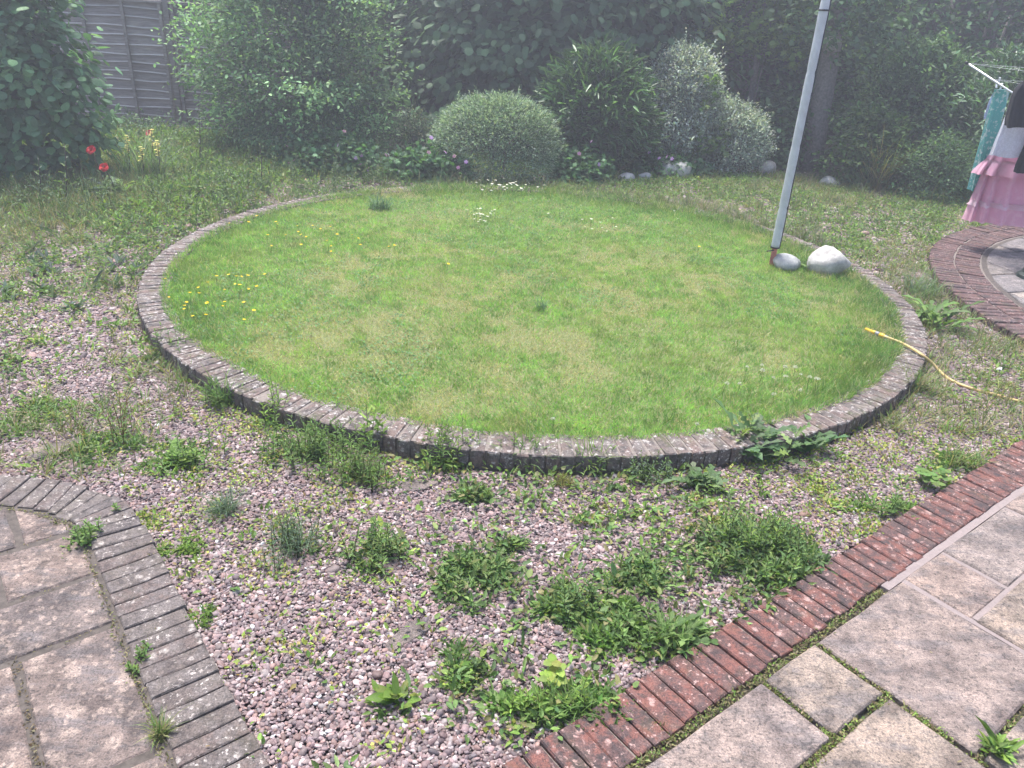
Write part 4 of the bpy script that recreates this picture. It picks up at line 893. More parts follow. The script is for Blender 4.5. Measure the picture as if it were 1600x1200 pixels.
shrub('mixed_hedge', 'dark leafy shrub between the bare trunk and the washing', 'shrub', 1335, 1520, 72, 12.2, .8, 11500, .068, .04, T_OVATE, DEEP + [(.065, .12, .045)], group=RB, ns=5, shoots=80, clump=.14, per=20, flat=.45, seed=2, fill=.4, lump=.35)
shrub('laurel_shrub', 'large shrub with narrow dull leaves behind the hanging washing', 'shrub', 1478, 1720, 78, 11.2, .8, 7500, .105, .030, T_OVATE, [(.08, .15, .07), (.10, .18, .09), (.13, .21, .12), (.06, .12, .055)], group=RB, mat='gloss', ns=5, shoots=60, clump=.12, per=16, flat=.5, seed=3, fill=.4, lump=.3)
shrub('periwinkle', 'low broad-leaved plants at the foot of the bare trunk', 'shrub', 1290, 1420, 172, 11.3, .45, 2600, .07, .045, T_OVATE, [(.05, .10, .035), (.075, .14, .045), (.10, .17, .05)], group=RB, ns=3, sr=.006, clump=.08, seed=4, droop=.2, fill=.45, lump=.3)
shrub('periwinkle', 'low dark plants below the narrow-leaved shrub beside the washing', 'shrub', 1400, 1530, 215, 10.7, .45, 2600, .05, .024, T_OVATE, DEEP, group=RB, ns=3, sr=.006, clump=.07, seed=5, fill=.45, lump=.3)
shrub('ivy_bush', 'dark foliage filling the gap between fence and climber', 'shrub', 130, 300, 190, 11.6, .4, 2400, .05, .03, T_OVATE, DEEP, ns=3, sr=.007, clump=.07, seed=6, fill=.4, lump=.4)
# dry ornamental grass
for (px, py, nm, cols) in ((1405, 278, 'brown arching grass among the dark plants near the washing', [(.16, .13, .07), (.20, .16, .09), (.12, .12, .05)]), (1365, 300, 'thin greenish grass beside the brown arching grass', OLIVE)):
    c = at(px, py, 0); t = empty('ornamental_grass', c, nm, 'grass', 'grasses by the washing line'); B = Leaves(); p_grass(B, c, .3, .3, 220, h=.75, cols=cols, w=.007, spread=.4); B.build('foliage', M['leaf'], t)['kind'] = 'stuff'

# ------------------------------------------------------------------ border plants with flowers
def flower_mesh(name, r, petals, cols, centre, cup=.3, wid=.9, mat='petal', cr=.25, seed=0):
    B = Leaves(); a = np.arange(petals) * 6.283 / petals; d = np.stack([np.cos(a), np.sin(a), cup + 0 * a], -1)
    B.add(T_ROUND, np.zeros((petals, 3)), d, np.repeat(Z3[None], petals, 0), r, r * wid, pick(cols, petals, .08))
    k = 6; b = np.arange(k) * 6.283 / k; B.add(T_RHOMB, np.stack([-np.cos(b) * r * cr * .0, 0 * b, r * .10 + 0 * b], -1), np.stack([np.cos(b), np.sin(b), .25 + 0 * b], -1), np.repeat(Z3[None], k, 0), r * cr, r * cr, np.array(centre))
    return B
def to_mesh(B, name, mat): return raw_mesh(name, np.concatenate(B.V), np.concatenate(B.F), np.concatenate(B.Cc), False, [mat])
gm = [to_mesh(flower_mesh('f',   .026, 5, [(.55, .32, .66), (.62, .40, .72), (.5, .27, .62)], (.75, .7, .6), .25), 'geranium_flower', M['petal']) for _ in range(3)]
GERA = [(.08, .17, .075), (.10, .20, .09), (.065, .14, .065)]
gsets = [(440, 600, 222, 10.15, 'geranium clump with mauve flowers below the feathery shrub', [(452, 255), (460, 250), (457, 277), (454, 274), (493, 271), (530, 257), (556, 247), (565, 243), (563, 257), (575, 268), (577, 262), (570, 274), (565, 275), (556, 272), (528, 227), (538, 205), (448, 228)], 2600),
         (610, 735, 240, 10.1, 'geranium clump with mauve flowers against the left of the clipped dome', [(603, 242), (607, 242), (642, 267), (670, 238), (674, 215), (696, 238), (710, 244), (728, 253), (716, 262)], 1900),
         (866, 950, 246, 10.5, 'geranium clump at the right foot of the clipped dome', [(924, 221), (936, 257), (905, 240)], 1500),
         (955, 1100, 246, 11.3, 'geranium clump in front of the tall silvery shrub', [(1014, 238), (1030, 247), (1042, 245), (1050, 248), (1086, 253)], 1900)]
for (l, r_, top, Y, lab, fl, nl) in gsets:
    t, c, rx, H = shrub('geranium', lab, 'geranium', l, r_, top, Y, .38, nl, .06, .06, T_PALM, GERA, group='flowering geraniums along the border', ns=3, sr=.004, clump=.07, per=6, fill=.4, lump=.35)
    for k, (px, py) in enumerate(fl):
        p = atY(px, py, Y - .38 - random.uniform(0, .06)); link('flower', gm[k % 3], t, p - c, (R(55) + random.uniform(-.4, .4), random.uniform(-.4, .4), random.random() * 6))
# tall mixed growth along the left and back of the ring
B = Leaves()
def strip_pts(n, f, x0, x1, y0, y1):
    x = rng.uniform(x0, x1, n); y = rng.uniform(y0, y1, n); k = f(x, y) & (ring_d(x, y) > RO + .06); return np.stack([x[k], y[k], np.zeros(k.sum())], -1)
for p in strip_pts(420, lambda x, y: (x < -2.0 - (y - 7.5) * -.15) & on_gravel(x, y) & ((x > -4.1) | (y < 8.2)), -6.4, -1.2, 7.2, 10.8): p_herb(B, p, .05, .05, 2, h=rng.uniform(.12, .42), cols=GREEN_M + GREEN_D, L=.06, W=.022, per=12)
for p in strip_pts(210, lambda x, y: on_gravel(x, y) & (x < -1.0) & ((x > -4.1) | (y < 8.2)), -6.4, -1.0, 7.0, 10.9): p_grass(B, p, .06, .06, 16, h=rng.uniform(.12, .34), cols=GREEN_M + GREEN_D, w=.006)
for p in strip_pts(60, lambda x, y: on_gravel(x, y), -1.0, 5.5, 9.5, 11.6): p_herb(B, p, .05, .05, 2, h=rng.uniform(.08, .22), cols=GREEN_M + GREEN_L, L=.045, W=.02, per=8)
for p in strip_pts(55, lambda x, y: on_gravel(x, y), 2.6, 6.0, 8.3, 10.8): p_grass(B, p, .06, .06, 14, h=rng.uniform(.1, .28), cols=OLIVE + GREEN_M, w=.006)
for p in strip_pts(1500, lambda x, y: (ring_d(x, y) < RO + .32) & (y > 7.6) & (x > -1.2), -1.2, 3.2, 7.6, 9.8): p_grass(B, p, .05, .05, 9, h=rng.uniform(.10, .24), cols=GREEN_M + OLIVE, w=.006)
for p in strip_pts(70, lambda x, y: on_gravel(x, y), -5.6, -3.0, 4.8, 7.2): p_broad(B, p, .09, .09, 9, L=.09, W=.022, cols=GREEN_M + GREY_G, tm=T_OVATE)
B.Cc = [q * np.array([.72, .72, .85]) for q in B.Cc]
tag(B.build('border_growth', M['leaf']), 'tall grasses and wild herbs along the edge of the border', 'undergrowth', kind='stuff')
# sword leaves, yellow flower spikes
for (px, py, ptop, lab) in ((199, 285, 212, 'leftmost yellow-flowered spike in front of the fence panel'), (221, 290, 230, 'yellow-flowered spike between two others below the red poppy'), (246, 288, 220, 'yellow-flowered spike to the right of the red poppy by the fence'), (236, 283, 203, 'yellow-flowered spike right behind the poppy nearest the fence batten')):
    b = at(px + 4, py, 0); top = atY(px, ptop, b[1])
    t = empty('yellow_flower_spike', b, lab, 'flower', 'yellow flower spikes by the fence'); tube_obj('stem', [b, (b + top) / 2 + (.01, 0, 0), top], [.006, .005, .003], M['twig'], t, 5)
    Bs = Leaves(); p_grass(Bs, b, .12, .12, 40, h=.55, cols=GREY_G + GREEN_M, w=.012, spread=.28); Bs.build('foliage', M['leaf'], t)['kind'] = 'stuff'
    Bf = Leaves()
    for k in range(11):
        p = top + (b - top) * (k / 11 * .38) + np.array([rng.normal(0, .012), rng.normal(0, .012), 0]); a = np.arange(5) * 1.257
        Bf.add(T_ROUND, np.repeat(p[None], 5, 0), np.stack([np.cos(a), np.sin(a) - .3, .3 + 0 * a], -1), np.repeat((Z3 - np.array([0, .6, 0]))[None], 5, 0), .022, .018, pick([(.72, .66, .26), (.66, .58, .2)], 5, .1))
    Bf.build('blossom', M['petal'], t)
# poppies
for (px, py, Yd, lab) in ((143, 235, 8.0, 'red poppy standing before the round-leaved climber, highest of the left pair'), (163, 262, 7.95, 'red poppy lowest of the three, nearest the gravel'), (233, 208, 10.4, 'red poppy in front of the fence batten')):
    top = atY(px, py, Yd); b = np.array([top[0] + .05, Yd + .05, 0]); t = empty('poppy', b, lab, 'poppy', 'red poppies in the left border')
    tube_obj('stem', [b, (b + top) / 2 + (.02, 0, .02), top], [.005, .004, .004], M['twig'], t, 5)
    Bf = Leaves()
    for ring, (nn, cup, rr) in enumerate(((5, .35, .052), (5, 1.1, .042))):
        a = np.arange(nn) * 6.283 / nn + ring * .6; d = np.stack([np.cos(a), np.sin(a) * .8 - .55, cup * .55 + np.sin(a) * .75], -1) + jit(nn, .18)
        Bf.add(T_ROUND, np.repeat(top[None], nn, 0), d, np.repeat(np.array([[0, -.7, .8]]), nn, 0) + jit(nn, .2), rr, rr * 1.25, pick([(.50, .022, .025), (.42, .015, .022), (.56, .04, .04)], nn, .1))
    Bf.add(T_RHOMB, np.repeat((top + (0, -.012, .012))[None], 5, 0), np.stack([np.cos(np.arange(5) * 1.26), np.sin(np.arange(5) * 1.26), .5 + np.zeros(5)], -1), np.repeat(Z3[None], 5, 0), .016, .014, np.array([.03, .02, .03]))
    Bf.build('flower', M['petal'], t)
    Bl = Leaves(); p_broad(Bl, b, .2, .2, 26, L=.22, W=.08, h=.25, cols=GREY_G + GREEN_D, tm=T_LOBED); Bl.build('leaf_rosette', M['leaf'], t)['kind'] = 'stuff'
# tall single weeds in the left border
for (px, py, ptop, lab) in ((62, 320, 245, 'tall pale thistle stem before the climber, leftmost of the tall stems'), (103, 318, 225, 'tall pale weed stem before the climber, right of another'), (312, 268, 165, 'tall thin weed stem with seed head left of the small-leaved shrub'), (408, 296, 222, 'tall leafy weed by the far left of the ring, among grasses')):
    b = at(px, py, 0); top = atY(px - 2, ptop, b[1]); t = empty('tall_weed', b, lab, 'weed', 'tall weeds in the left border')
    tube_obj('stem', [b, (b + top) / 2 + (.015, 0, 0), top], [.007, .006, .003], M['twig'], t, 5)
    Bl = Leaves(); k = 16; s = (np.arange(k) + 1) / k; p = b + (top - b) * s[:, None]; a = np.arange(k) * 2.4
    Bl.add(T_LOBED, p, np.stack([np.cos(a), np.sin(a), .6 + 0 * a], -1), Z3 + jit(k, .2), .13 * (1.2 - s), .04 * (1.3 - s), pick(GREY_G + GREEN_M, k)); Bl.build('foliage', M['leaf'], t)['kind'] = 'stuff'

# ------------------------------------------------------------------ flowers in the lawn
def stalked(B, h, name, mats):
    v = np.concatenate(B.V); f = np.concatenate(B.F); cc = np.concatenate(B.Cc); v = v + np.array([0, 0, h])
    tv, tf = tube([(0, 0, 0), (.004, .002, h * .5), (0, 0, h)], .0011, 4); tf = np.array([q for g in tf for q in ([g] if len(g) == 3 else [(g[0], g[1], g[2]), (g[0], g[2], g[3])])])
    return raw_mesh(name, np.r_[v, tv], np.r_[f, tf + len(v)], np.r_[cc, np.tile([[.10, .17, .04]], (len(tv), 1))], False, mats)
butter = [stalked(flower_mesh('b', .012, 5, [(.80, .56, .02), (.85, .62, .03)], (.7, .5, .03), .5, 1.05), h, 'buttercup', [M['petal']]) for h in (.07, .09, .11)]
daisy = [stalked(flower_mesh('d', .010, 9, [(.78, .78, .76), (.72, .72, .71)], (.7, .5, .05), .1, .5, cr=.4), h, 'daisy', [M['petal']]) for h in (.04, .055, .07)]
def ballmesh(h):
    B = Leaves(); k = 46; d = unit(jit(k, 1)); d[:, 2] = np.abs(d[:, 2]) * .9 - .1; B.add(T_RHOMB, d * .002, d, jit(k, 1), .010, .005, pick([(.74, .74, .70), (.66, .64, .58)], k, .06)); return stalked(B, h, 'clover_flower', [M['petal']])
clover = [ballmesh(h) for h in (.05, .07)]
def lawn_flower(name, px, py, meshes, label, group, s=1.):
    p = at(px, py, .15); h = float(lawn_h(p[0], p[1])); m = random.choice(meshes)
    o = link(name, m, None, (p[0], p[1], h - .002), (random.uniform(-.25, .25), random.uniform(-.25, .25), random.random() * 6), (s, s, s)); tag(o, label, 'flower', group)
butt = [(407, 347), (432, 354), (433, 362), (418, 372), (422, 386), (450, 371), (466, 366), (475, 373), (478, 372), (468, 353), (489, 353), (503, 360), (517, 367), (526, 377), (471, 389), (513, 388), (519, 388), (520, 398), (550, 373), (558, 374), (561, 394), (609, 386), (615, 385), (362, 353), (385, 349),
        (338, 435), (314, 450), (326, 452), (310, 463), (296, 466), (290, 475), (362, 436), (369, 439), (374, 437), (383, 438), (370, 446), (349, 455), (372, 455), (387, 453), (332, 483), (345, 480), (352, 478), (289, 481), (293, 487), (305, 494), (320, 503), (385, 481), (396, 487), (379, 507), (258, 434), (262, 470), (402, 456), (420, 439), (698, 416), (1090, 395)]
for (px, py) in butt: lawn_flower('buttercup', px, py, butter, ('yellow buttercup in the far left drift, toward the flower border' if py < 420 else 'yellow buttercup in the drift beside the left ring bricks') if px < 640 else ('lone yellow buttercup in the middle of the lawn' if px < 800 else 'lone yellow buttercup toward the post side of the lawn'), ('far buttercups' if py < 420 else 'buttercups by the ring') if px < 640 else None, random.uniform(.8, 1.2))
for k in range(46): lawn_flower('daisy', 790 + random.gauss(0, 26), 290 + random.gauss(0, 4.5), daisy, 'white daisy in the cluster at the foot of the clipped dome', 'daisies below the clipped dome', random.uniform(1.2, 1.9))
for k in range(24): lawn_flower('daisy', 748 + random.gauss(0, 12), 338 + random.gauss(0, 5), daisy, 'white daisy in the small cluster in the far middle of the lawn', 'daisies in the far middle of the lawn', random.uniform(.9, 1.5))
for (px, py) in [(860, 341), (875, 330), (877, 337), (895, 326), (905, 324), (910, 342), (923, 348), (925, 358), (938, 346), (957, 343), (962, 352), (980, 358), (1053, 333), (915, 353), (940, 360), (828, 310), (884, 329), (1060, 340), (950, 365), (902, 350)]:
    lawn_flower('daisy', px, py, daisy, 'single white daisy scattered over the far right of the lawn', 'daisies scattered over the far lawn', random.uniform(1.0, 1.5))
for (px, py) in [(1165, 576), (1190, 575), (1189, 585), (1223, 577), (1228, 591), (1250, 588), (1266, 600), (1282, 597), (1213, 615), (1252, 612), (1153, 603), (1131, 606), (864, 655), (1086, 660), (1277, 602), (1240, 580), (1205, 590)]:
    lawn_flower('clover_flower', px, py, clover, 'white clover head in the near right of the lawn', 'white clover in the near lawn', random.uniform(1.0, 1.5)) if px > 1100 else lawn_flower('clover_flower', px, py, clover, 'white clover head close to the front ring bricks', 'white clover at the front ring', 1.2)

# ------------------------------------------------------------------ stones
def rock_mat(name, a, b_):
    m, N, Lk, b = newmat(name); p = geo(N); f = noise(N, Lk, p, 9, 8, .7); g = noise(N, Lk, p, 70, 4, .7)
    c = ramp(N, Lk, f, [(.35, a), (.6, b_)]); c = mixc(N, Lk, .4, c, ramp(N, Lk, g, [(.3, .3), (.7, .7)]), 'OVERLAY')
    Lk.new(c, b.inputs['Base Color']); b.inputs['Roughness'].default_value = .8; bump(N, Lk, b, f, .5, .02); return m
M['rock'] = rock_mat('pale_rock', (.30, .285, .265), (.54, .52, .49)); M['rock_grey'] = rock_mat('grey_rock', (.26, .27, .27), (.42, .42, .40)); M['rock_brown'] = rock_mat('brown_rock', (.2, .12, .09), (.3, .2, .16))
def rock(loc, s, seed, mat, label, group=None, rz=0., pts=None, name='stone'):
    bm = bmesh.new(); bmesh.ops.create_icosphere(bm, subdivisions=3, radius=1.0); q = np.random.default_rng(seed); A = q.normal(0, 1, (6, 3)); ph = q.random(6) * 6
    for v in bm.verts:
        p = np.array(v.co); d = 1 + sum(.07 * math.sin(1.7 * float(A[i] @ p) + ph[i]) for i in range(6))
        for nx, ny, nz_, dd in (pts or []):                       # flattened facets
            e = p[0] * nx + p[1] * ny + p[2] * nz_
            if e * d > dd: d = min(d, dd / e + .03)
        v.co = Vector((p[0] * d * s[0], p[1] * d * s[1], p[2] * d * s[2]))
    me = bpy.data.meshes.new('stone'); bm.to_mesh(me); bm.free(); me.materials.append(M[mat]); me.polygons.foreach_set('use_smooth', np.ones(len(me.polygons), bool)); TRIS[0] += len(me.polygons)
    return tag(link(name, me, None, loc, (0, 0, rz)), label, 'stone', group)
p = at(1293, 425, .1); rock((p[0], p[1], .17), (.19, .155, .16), 4, 'rock', 'large whitish boulder on the lawn right of the grey post', 'stones by the post', .1, [(-.62, -.2, .76, .68), (.7, 0, .7, .70)])
p = at(1228, 417, .1); rock((p[0], p[1], .13), (.118, .10, .08), 9, 'rock_grey', 'small grey stone between the post and the large boulder', 'stones by the post', -.2)
for (px, py, s, mt, lab, sd_) in ((1047, 275, (.17, .13, .10), 'rock', 'pale rounded stone at the back below the tall silvery shrub', 3), (975, 282, (.10, .08, .06), 'rock', 'small pale stone left of the larger pale stone at the back', 5), (1005, 281, (.07, .06, .05), 'rock_grey', 'tiny stone between two pale stones at the back', 6), (1195, 270, (.13, .10, .09), 'rock', 'pale stone at the foot of the lower silvery shrub', 7), (1292, 289, (.14, .10, .06), 'rock_grey', 'flat grey stone in the weeds behind the post', 8)):
    p = at(px, py, 0); s = tuple(q * 1.3 for q in s); rock((p[0], p[1] - .1, s[2] * .7), s, sd_, mt, lab, 'stones along the back border', sd_)
p = at(1255, 808, .0); rock((p[0], p[1], .012), (.022, .02, .018), 12, 'rock_brown', 'small brown pebble-like stone in the gravel near the red bricks')
M['flag'] = slab_mat('flagstone', [(.20, .165, .15), (.17, .14, .13)], .4, (.1, .09, .085), .4, .05)
for k, (poly, lab) in enumerate(((((600, 1008), (636, 972), (672, 964), (674, 982), (640, 1004), (612, 1020)), 'flat brown stone half buried in the gravel between the patios'), (((36, 706), (80, 692), (134, 684), (126, 696), (84, 712), (44, 722)), 'flat brown stone in the gravel above the grey brick border'), (((474, 700), (500, 692), (530, 694), (520, 704), (486, 708)), 'flat grey stone at the foot of the ring wall'), (((622, 756), (650, 748), (690, 752), (664, 764), (636, 768)), 'thin flat stone in gravel below the ring wall'))):
    P = ccw([at(*q_, .01)[:2] for q_ in poly]); c = np.mean(P, 0)
    tag(link('flat_stone', slab_mesh('flat_stone', [q_ - c for q_ in P], -.03, .013, M['flag'], 500 + k, .004, 4, .004), None, (c[0], c[1], 0)), lab, 'stone', 'flat stones in the gravel')

# ------------------------------------------------------------------ fence panels
def wood(name, a, b_):
    m, N, Lk, b = newmat(name); mp = N.new('ShaderNodeMapping'); mp.inputs['Scale'].default_value = (1.2, 12, 14); Lk.new(geo(N), mp.inputs['Vector'])
    oi = N.new('ShaderNodeObjectInfo'); f = noise(N, Lk, mp.outputs[0], 3.0, 8, .7)
    c = ramp(N, Lk, f, [(.3, a), (.7, b_)]); c = mixc(N, Lk, .5, c, ramp(N, Lk, oi.outputs['Random'], [(0, .35), (1, .62)]), 'OVERLAY')
    Lk.new(c, b.inputs['Base Color']); b.inputs['Roughness'].default_value = .85; bump(N, Lk, b, f, .6, .006); return m
M['wood'] = wood('weathered_wood', (.13, .108, .10), (.34, .295, .275))
M['wood_edge'] = wood('pale_wood_edge', (.40, .37, .38), (.62, .58, .58))  # paler wood for the strip along each slat's lower edge
def slat_mesh(w, h, seed):
    q = random.Random(seed); n = 6; V = []; F = []; ph = q.random() * 9; fr = q.uniform(3, 6)
    for i in range(n + 1):
        x = w * i / n; lo = .010 * math.sin(fr * x + ph) + q.uniform(-.005, .005)
        V += [(x, -.040, lo), (x, -.034, lo + .017), (x, -.004, h), (x, -.020, lo)]
    for i in range(n):
        a = 4 * i; b = a + 4
        for k in range(4): F.append((a + k, b + k, b + (k + 1) % 4, a + (k + 1) % 4))
    F += [(3, 2, 1, 0), (4 * n, 4 * n + 1, 4 * n + 2, 4 * n + 3)]
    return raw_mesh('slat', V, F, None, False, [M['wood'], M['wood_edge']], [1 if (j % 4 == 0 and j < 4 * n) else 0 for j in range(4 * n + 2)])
def box(name, x0, x1, y0, y1, z0, z1, mat, parent=None, off=(0, 0, 0), ch=.004):
    V = []
    for z, i in ((z0, 0), (z1 - ch, 0), (z1, ch)):
        V += [(x0 + i, y0 + i, z), (x1 - i, y0 + i, z), (x1 - i, y1 - i, z), (x0 + i, y1 - i, z)]
    F = [(3, 2, 1, 0), (8, 9, 10, 11)] + [(r_ + k, r_ + (k + 1) % 4, r_ + 4 + (k + 1) % 4, r_ + 4 + k) for r_ in (0, 4) for k in range(4)]
    return link(name, raw_mesh(name, V, F, None, False, [mat]), parent, off)
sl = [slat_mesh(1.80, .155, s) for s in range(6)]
FY = 12.45; fx = atY(205, 90, FY)[0]          # the batten seen between the climber and the shrub
labs = ['weathered overlapping-slat fence panel largely hidden by the round-leaved climber', 'weathered overlapping-slat fence panel seen between climber and shrub', 'weathered fence panel hidden behind the tall small-leaved shrub']
for k in range(3):
    x0 = fx - 1.22 + (k - 1) * 1.92
    t = empty('lap_fence', (x0, FY, 0), labs[k], 'fence', 'fence panels at the back left'); z = .06; i = 0
    while z < 1.70:
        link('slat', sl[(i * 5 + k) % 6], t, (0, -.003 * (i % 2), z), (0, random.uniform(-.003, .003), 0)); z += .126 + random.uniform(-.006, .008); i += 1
    for bx_ in (.02, .60, 1.20, 1.76): box('batten', bx_, bx_ + .042, -.082, -.043, .03, 1.78, M['wood'], t)
    box('top_rail', -.01, 1.82, -.086, .02, 1.783, 1.815, M['wood'], t)
    box('bottom_rail', -.01, 1.82, -.05, .01, .0, .055, M['wood'], t)
    pt = box('fence_post', -.10, -.02, -.05, .05, -.05, 1.9, M['wood'], None, (x0, FY, 0)); tag(pt, ['weathered fence post behind the round-leaved climber', 'weathered fence post at the edge of the climber', 'weathered fence post behind the edge of the small-leaved shrub'][k], 'post', 'fence posts')
# bare trunk at the back right
b = atY(1278, 205, 12.3); tp = atY(1308, 30, 12.3); b[2] = 0
t = empty('tree_trunk', b, 'bare grey tree trunk with a cut pale band near the top, behind the post', 'tree', None)
d = (tp - b) / tp[2]
v, f = tube([b, b + d * .5, b + d * 1.1, b + d * 1.62, b + d * 1.70], [.19, .165, .15, .135, .13], 12); link('trunk', raw_mesh('trunk', v - b, f, None, True, [M['bark']]), t)
M['palewood'] = plain('pale_wood', (.34, .32, .29), .8, 0, .2, 30, .3)
v, f = tube([b + d * 1.70, b + d * 1.80, b + d * 1.9], [.132, .128, .12], 12); link('cut_band', raw_mesh('cut_band', v - b, f, None, True, [M['palewood']]), t)
v, f = tube([b + d * 1.9, b + d * 2.4, b + d * 3.1], [.12, .11, .06], 10); link('trunk_top', raw_mesh('trunk_top', v - b, f, None, True, [M['bark']]), t)
B = Leaves(); crown(B, b + d * 1.7, .9, .7, 1.6, 2200, .09, .07, T_OVATE, DEEP, clump=.12, seed=3); crown(B, b + np.array([.12, -.16, 1.62]), .22, .12, .5, 160, .08, .02, T_OVATE, GREEN_M, clump=.05); B.build('crown', M['leaf'], t)['kind'] = 'stuff'

# ------------------------------------------------------------------ the grey post on the lawn
M['sleeve'] = plain('grey_sleeve', (.55, .56, .60), .5, 0, .10, 14, .12); M['black'] = plain('black_rubber', (.02, .02, .022), .5, 0, .2, 30, 0); M['redwood'] = plain('red_painted_wood', (.42, .14, .12), .7, 0, .35, 25, .3)
pb = at(1205, 416, .09); pt_ = atY(1290.5, 0, pb[1] + .0); axis = (pt_ - pb) / (pt_[2] - pb[2])
t = empty('padded_post', pb, 'tall grey padded post with black bands standing in the lawn', 'post')
def pole_pt(z): return pb + axis * (z - pb[2])
zs = []; z = .27
crease = [.62, .98, 1.36, 1.72]
zz = np.linspace(.27, 3.0, 110); rad = .038 - .003 * (zz - .27) / 2.7 + .0012 * np.sin(zz * 17) * np.sin(zz * 5)
for cz in crease + [.45, 1.15, 1.55]: rad = rad - (.005 if cz in crease else .0022) * np.exp(-((zz - cz) / .008) ** 2)
v, f = tube([pole_pt(z) for z in zz], rad, 14); link('sleeve', raw_mesh('sleeve', v - pb, f, None, True, [M['sleeve']]), t)
v, f = tube([pole_pt(z) + (.032, -.014, 0) for z in (.27, 1, 2, 2.98)], .0095, 6); link('seam_strip', raw_mesh('seam_strip', v - pb, f, None, True, [M['black']]), t)
ztop = atY(1285, 17, pb[1])[2]
for z0 in (.262, ztop): v, f = tube([pole_pt(z0), pole_pt(z0 + .012)], .042, 14); link('band', raw_mesh('band', v - pb, f, None, True, [M['black']]), t)
v, f = tube([pole_pt(.04), pole_pt(.27)], [.030, .033], 4); link('base_stake', raw_mesh('base_stake', v - pb, f, None, False, [M['redwood']]), t)
v, f = tube([pole_pt(.235) + (-.075, -.02, -.004), pole_pt(.245) + (-.01, -.02, 0)], .006, 6); link('peg', raw_mesh('peg', v - pb, f, None, True, [M['black']]), t)
v, f = tube([pole_pt(2.99), pole_pt(3.03), pole_pt(3.05)], [.043, .035, .01], 14); link('cap', raw_mesh('cap', v - pb, f, None, True, [M['black']]), t)

# ------------------------------------------------------------------ hose
M['hose'] = plain('yellow_hose', (.58, .42, .17), .5, 0, .12, 40, .1); M['hose_end'] = plain('yellow_plastic', (.72, .45, .04), .35, 0, .05, 30, 0); M['grey_pl'] = plain('grey_plastic', (.25, .25, .27), .4, 0, .1, 30, 0)
hp = [at(1372, 522, .125), at(1385, 527, .125), at(1404, 534, .12), at(1424, 544, .122), at(1441, 555, .12), at(1456, 567, .07), at(1468, 580, .03), at(1486, 594, .022), at(1515, 606, .02), at(1556, 617, .02), at(1602, 629, .02), at(1680, 640, .02), at(1780, 630, .02)]
def spline(P, n=6):
    P = np.array(P); Q = []
    for i in range(len(P) - 1):
        p0, p1, p2, p3 = P[max(i - 1, 0)], P[i], P[i + 1], P[min(i + 2, len(P) - 1)]
        for k in range(n):
            s = k / n; Q.append(.5 * (2 * p1 + (p2 - p0) * s + (2 * p0 - 5 * p1 + 4 * p2 - p3) * s * s + (3 * p1 - p0 - 3 * p2 + p3) * s ** 3))
    Q.append(P[-1]); return Q
t = empty('garden_hose', hp[0], 'yellow garden hose lying across the ring bricks on to the lawn', 'hose')
tube_obj('hose', spline(hp), .0098, M['hose'], t, 10)
e0, e1 = at(1352, 514, .13), at(1372, 522, .125); dd = e1 - e0
tube_obj('nozzle', [e0, e0 + dd * .6, e0 + dd * .62, e0 + dd * .85], [.011, .012, .015, .015], M['hose_end'], t, 12)
tube_obj('collar', [e0 + dd * .80, e0 + dd * 1.0, e0 + dd * 1.12], [.0165, .0165, .014], M['grey_pl'], t, 12)
tube_obj('connector', [e0 + dd * 1.1, e0 + dd * 1.45, e0 + dd * 1.5, e0 + dd * 1.7], [.016, .017, .0135, .012], M['hose_end'], t, 12)
tube_obj('connector_ring', [e0 + dd * 1.5, e0 + dd * 1.72], [.0150, .0145], M['grey_pl'], t, 12)

# ------------------------------------------------------------------ rotary washing line and the washing on it
M['alu'] = plain('aluminium', (.62, .63, .64), .35, .7, .06, 30, 0); M['line'] = plain('line_cord', (.5, .52, .55), .6, 0, .1, 30, 0)
def cloth_mat(name, col, col2=None, scale=60, rough=.9, thr=.55):
    m, N, Lk, b = newmat(name); p = geo(N); f = noise(N, Lk, p, scale, 3, .6)
    c = ramp(N, Lk, f, [(thr - .06, col), (thr + .02, col2 or tuple(min(1, q * 1.12) for q in col))])
    Lk.new(c, b.inputs['Base Color']); b.inputs['Roughness'].default_value = rough
    b.inputs['Sheen Weight'].default_value = .2
    tr = N.new('ShaderNodeBsdfTranslucent'); Lk.new(c, tr.inputs['Color']); mx = N.new('ShaderNodeMixShader'); mx.inputs[0].default_value = .42
    Lk.new(b.outputs[0], mx.inputs[1]); Lk.new(tr.outputs[0], mx.inputs[2]); Lk.new(mx.outputs[0], N['Material Output'].inputs['Surface'])
    wv = noise(N, Lk, p, 400, 2); bump(N, Lk, b, wv, .15, .001); return m
M['pink'] = cloth_mat('pink_cotton', (.84, .46, .60), (.88, .54, .66), 12); M['pink_light'] = cloth_mat('pale_pink_cotton', (.88, .62, .72), (.90, .68, .76), 12); M['teal'] = cloth_mat('teal_print', (.16, .50, .48), (.62, .74, .72), 28, .9, .58); M['white'] = cloth_mat('white_cotton', (.66, .68, .76)); M['blackc'] = cloth_mat('black_cotton', (.028, .027, .034)); M['blue'] = cloth_mat('pale_blue', (.48, .56, .72))
tip = atY(1511, 99, 8.0); mid = atY(1583, 146, 7.86); ad = (mid - tip); hub = tip + ad * (1.75 / max(.2, np.hypot(ad[0], ad[1])))
hub[2] = max(hub[2], .9)
t = empty('rotary_washing_line', (hub[0], hub[1], ZR), 'rotary washing line with silver arms at the right edge', 'washing line')
tube_obj('pole', [(hub[0], hub[1], ZR), (hub[0], hub[1], 1.75)], .022, M['alu'], t, 10)
ang0 = math.atan2(tip[1] - hub[1], tip[0] - hub[0]); rl = np.hypot(*(tip - hub)[:2]); tips = []
tube_obj('hub', [hub - (0, 0, .06), hub + (0, 0, .06)], [.045, .04], M['alu'], t, 10)
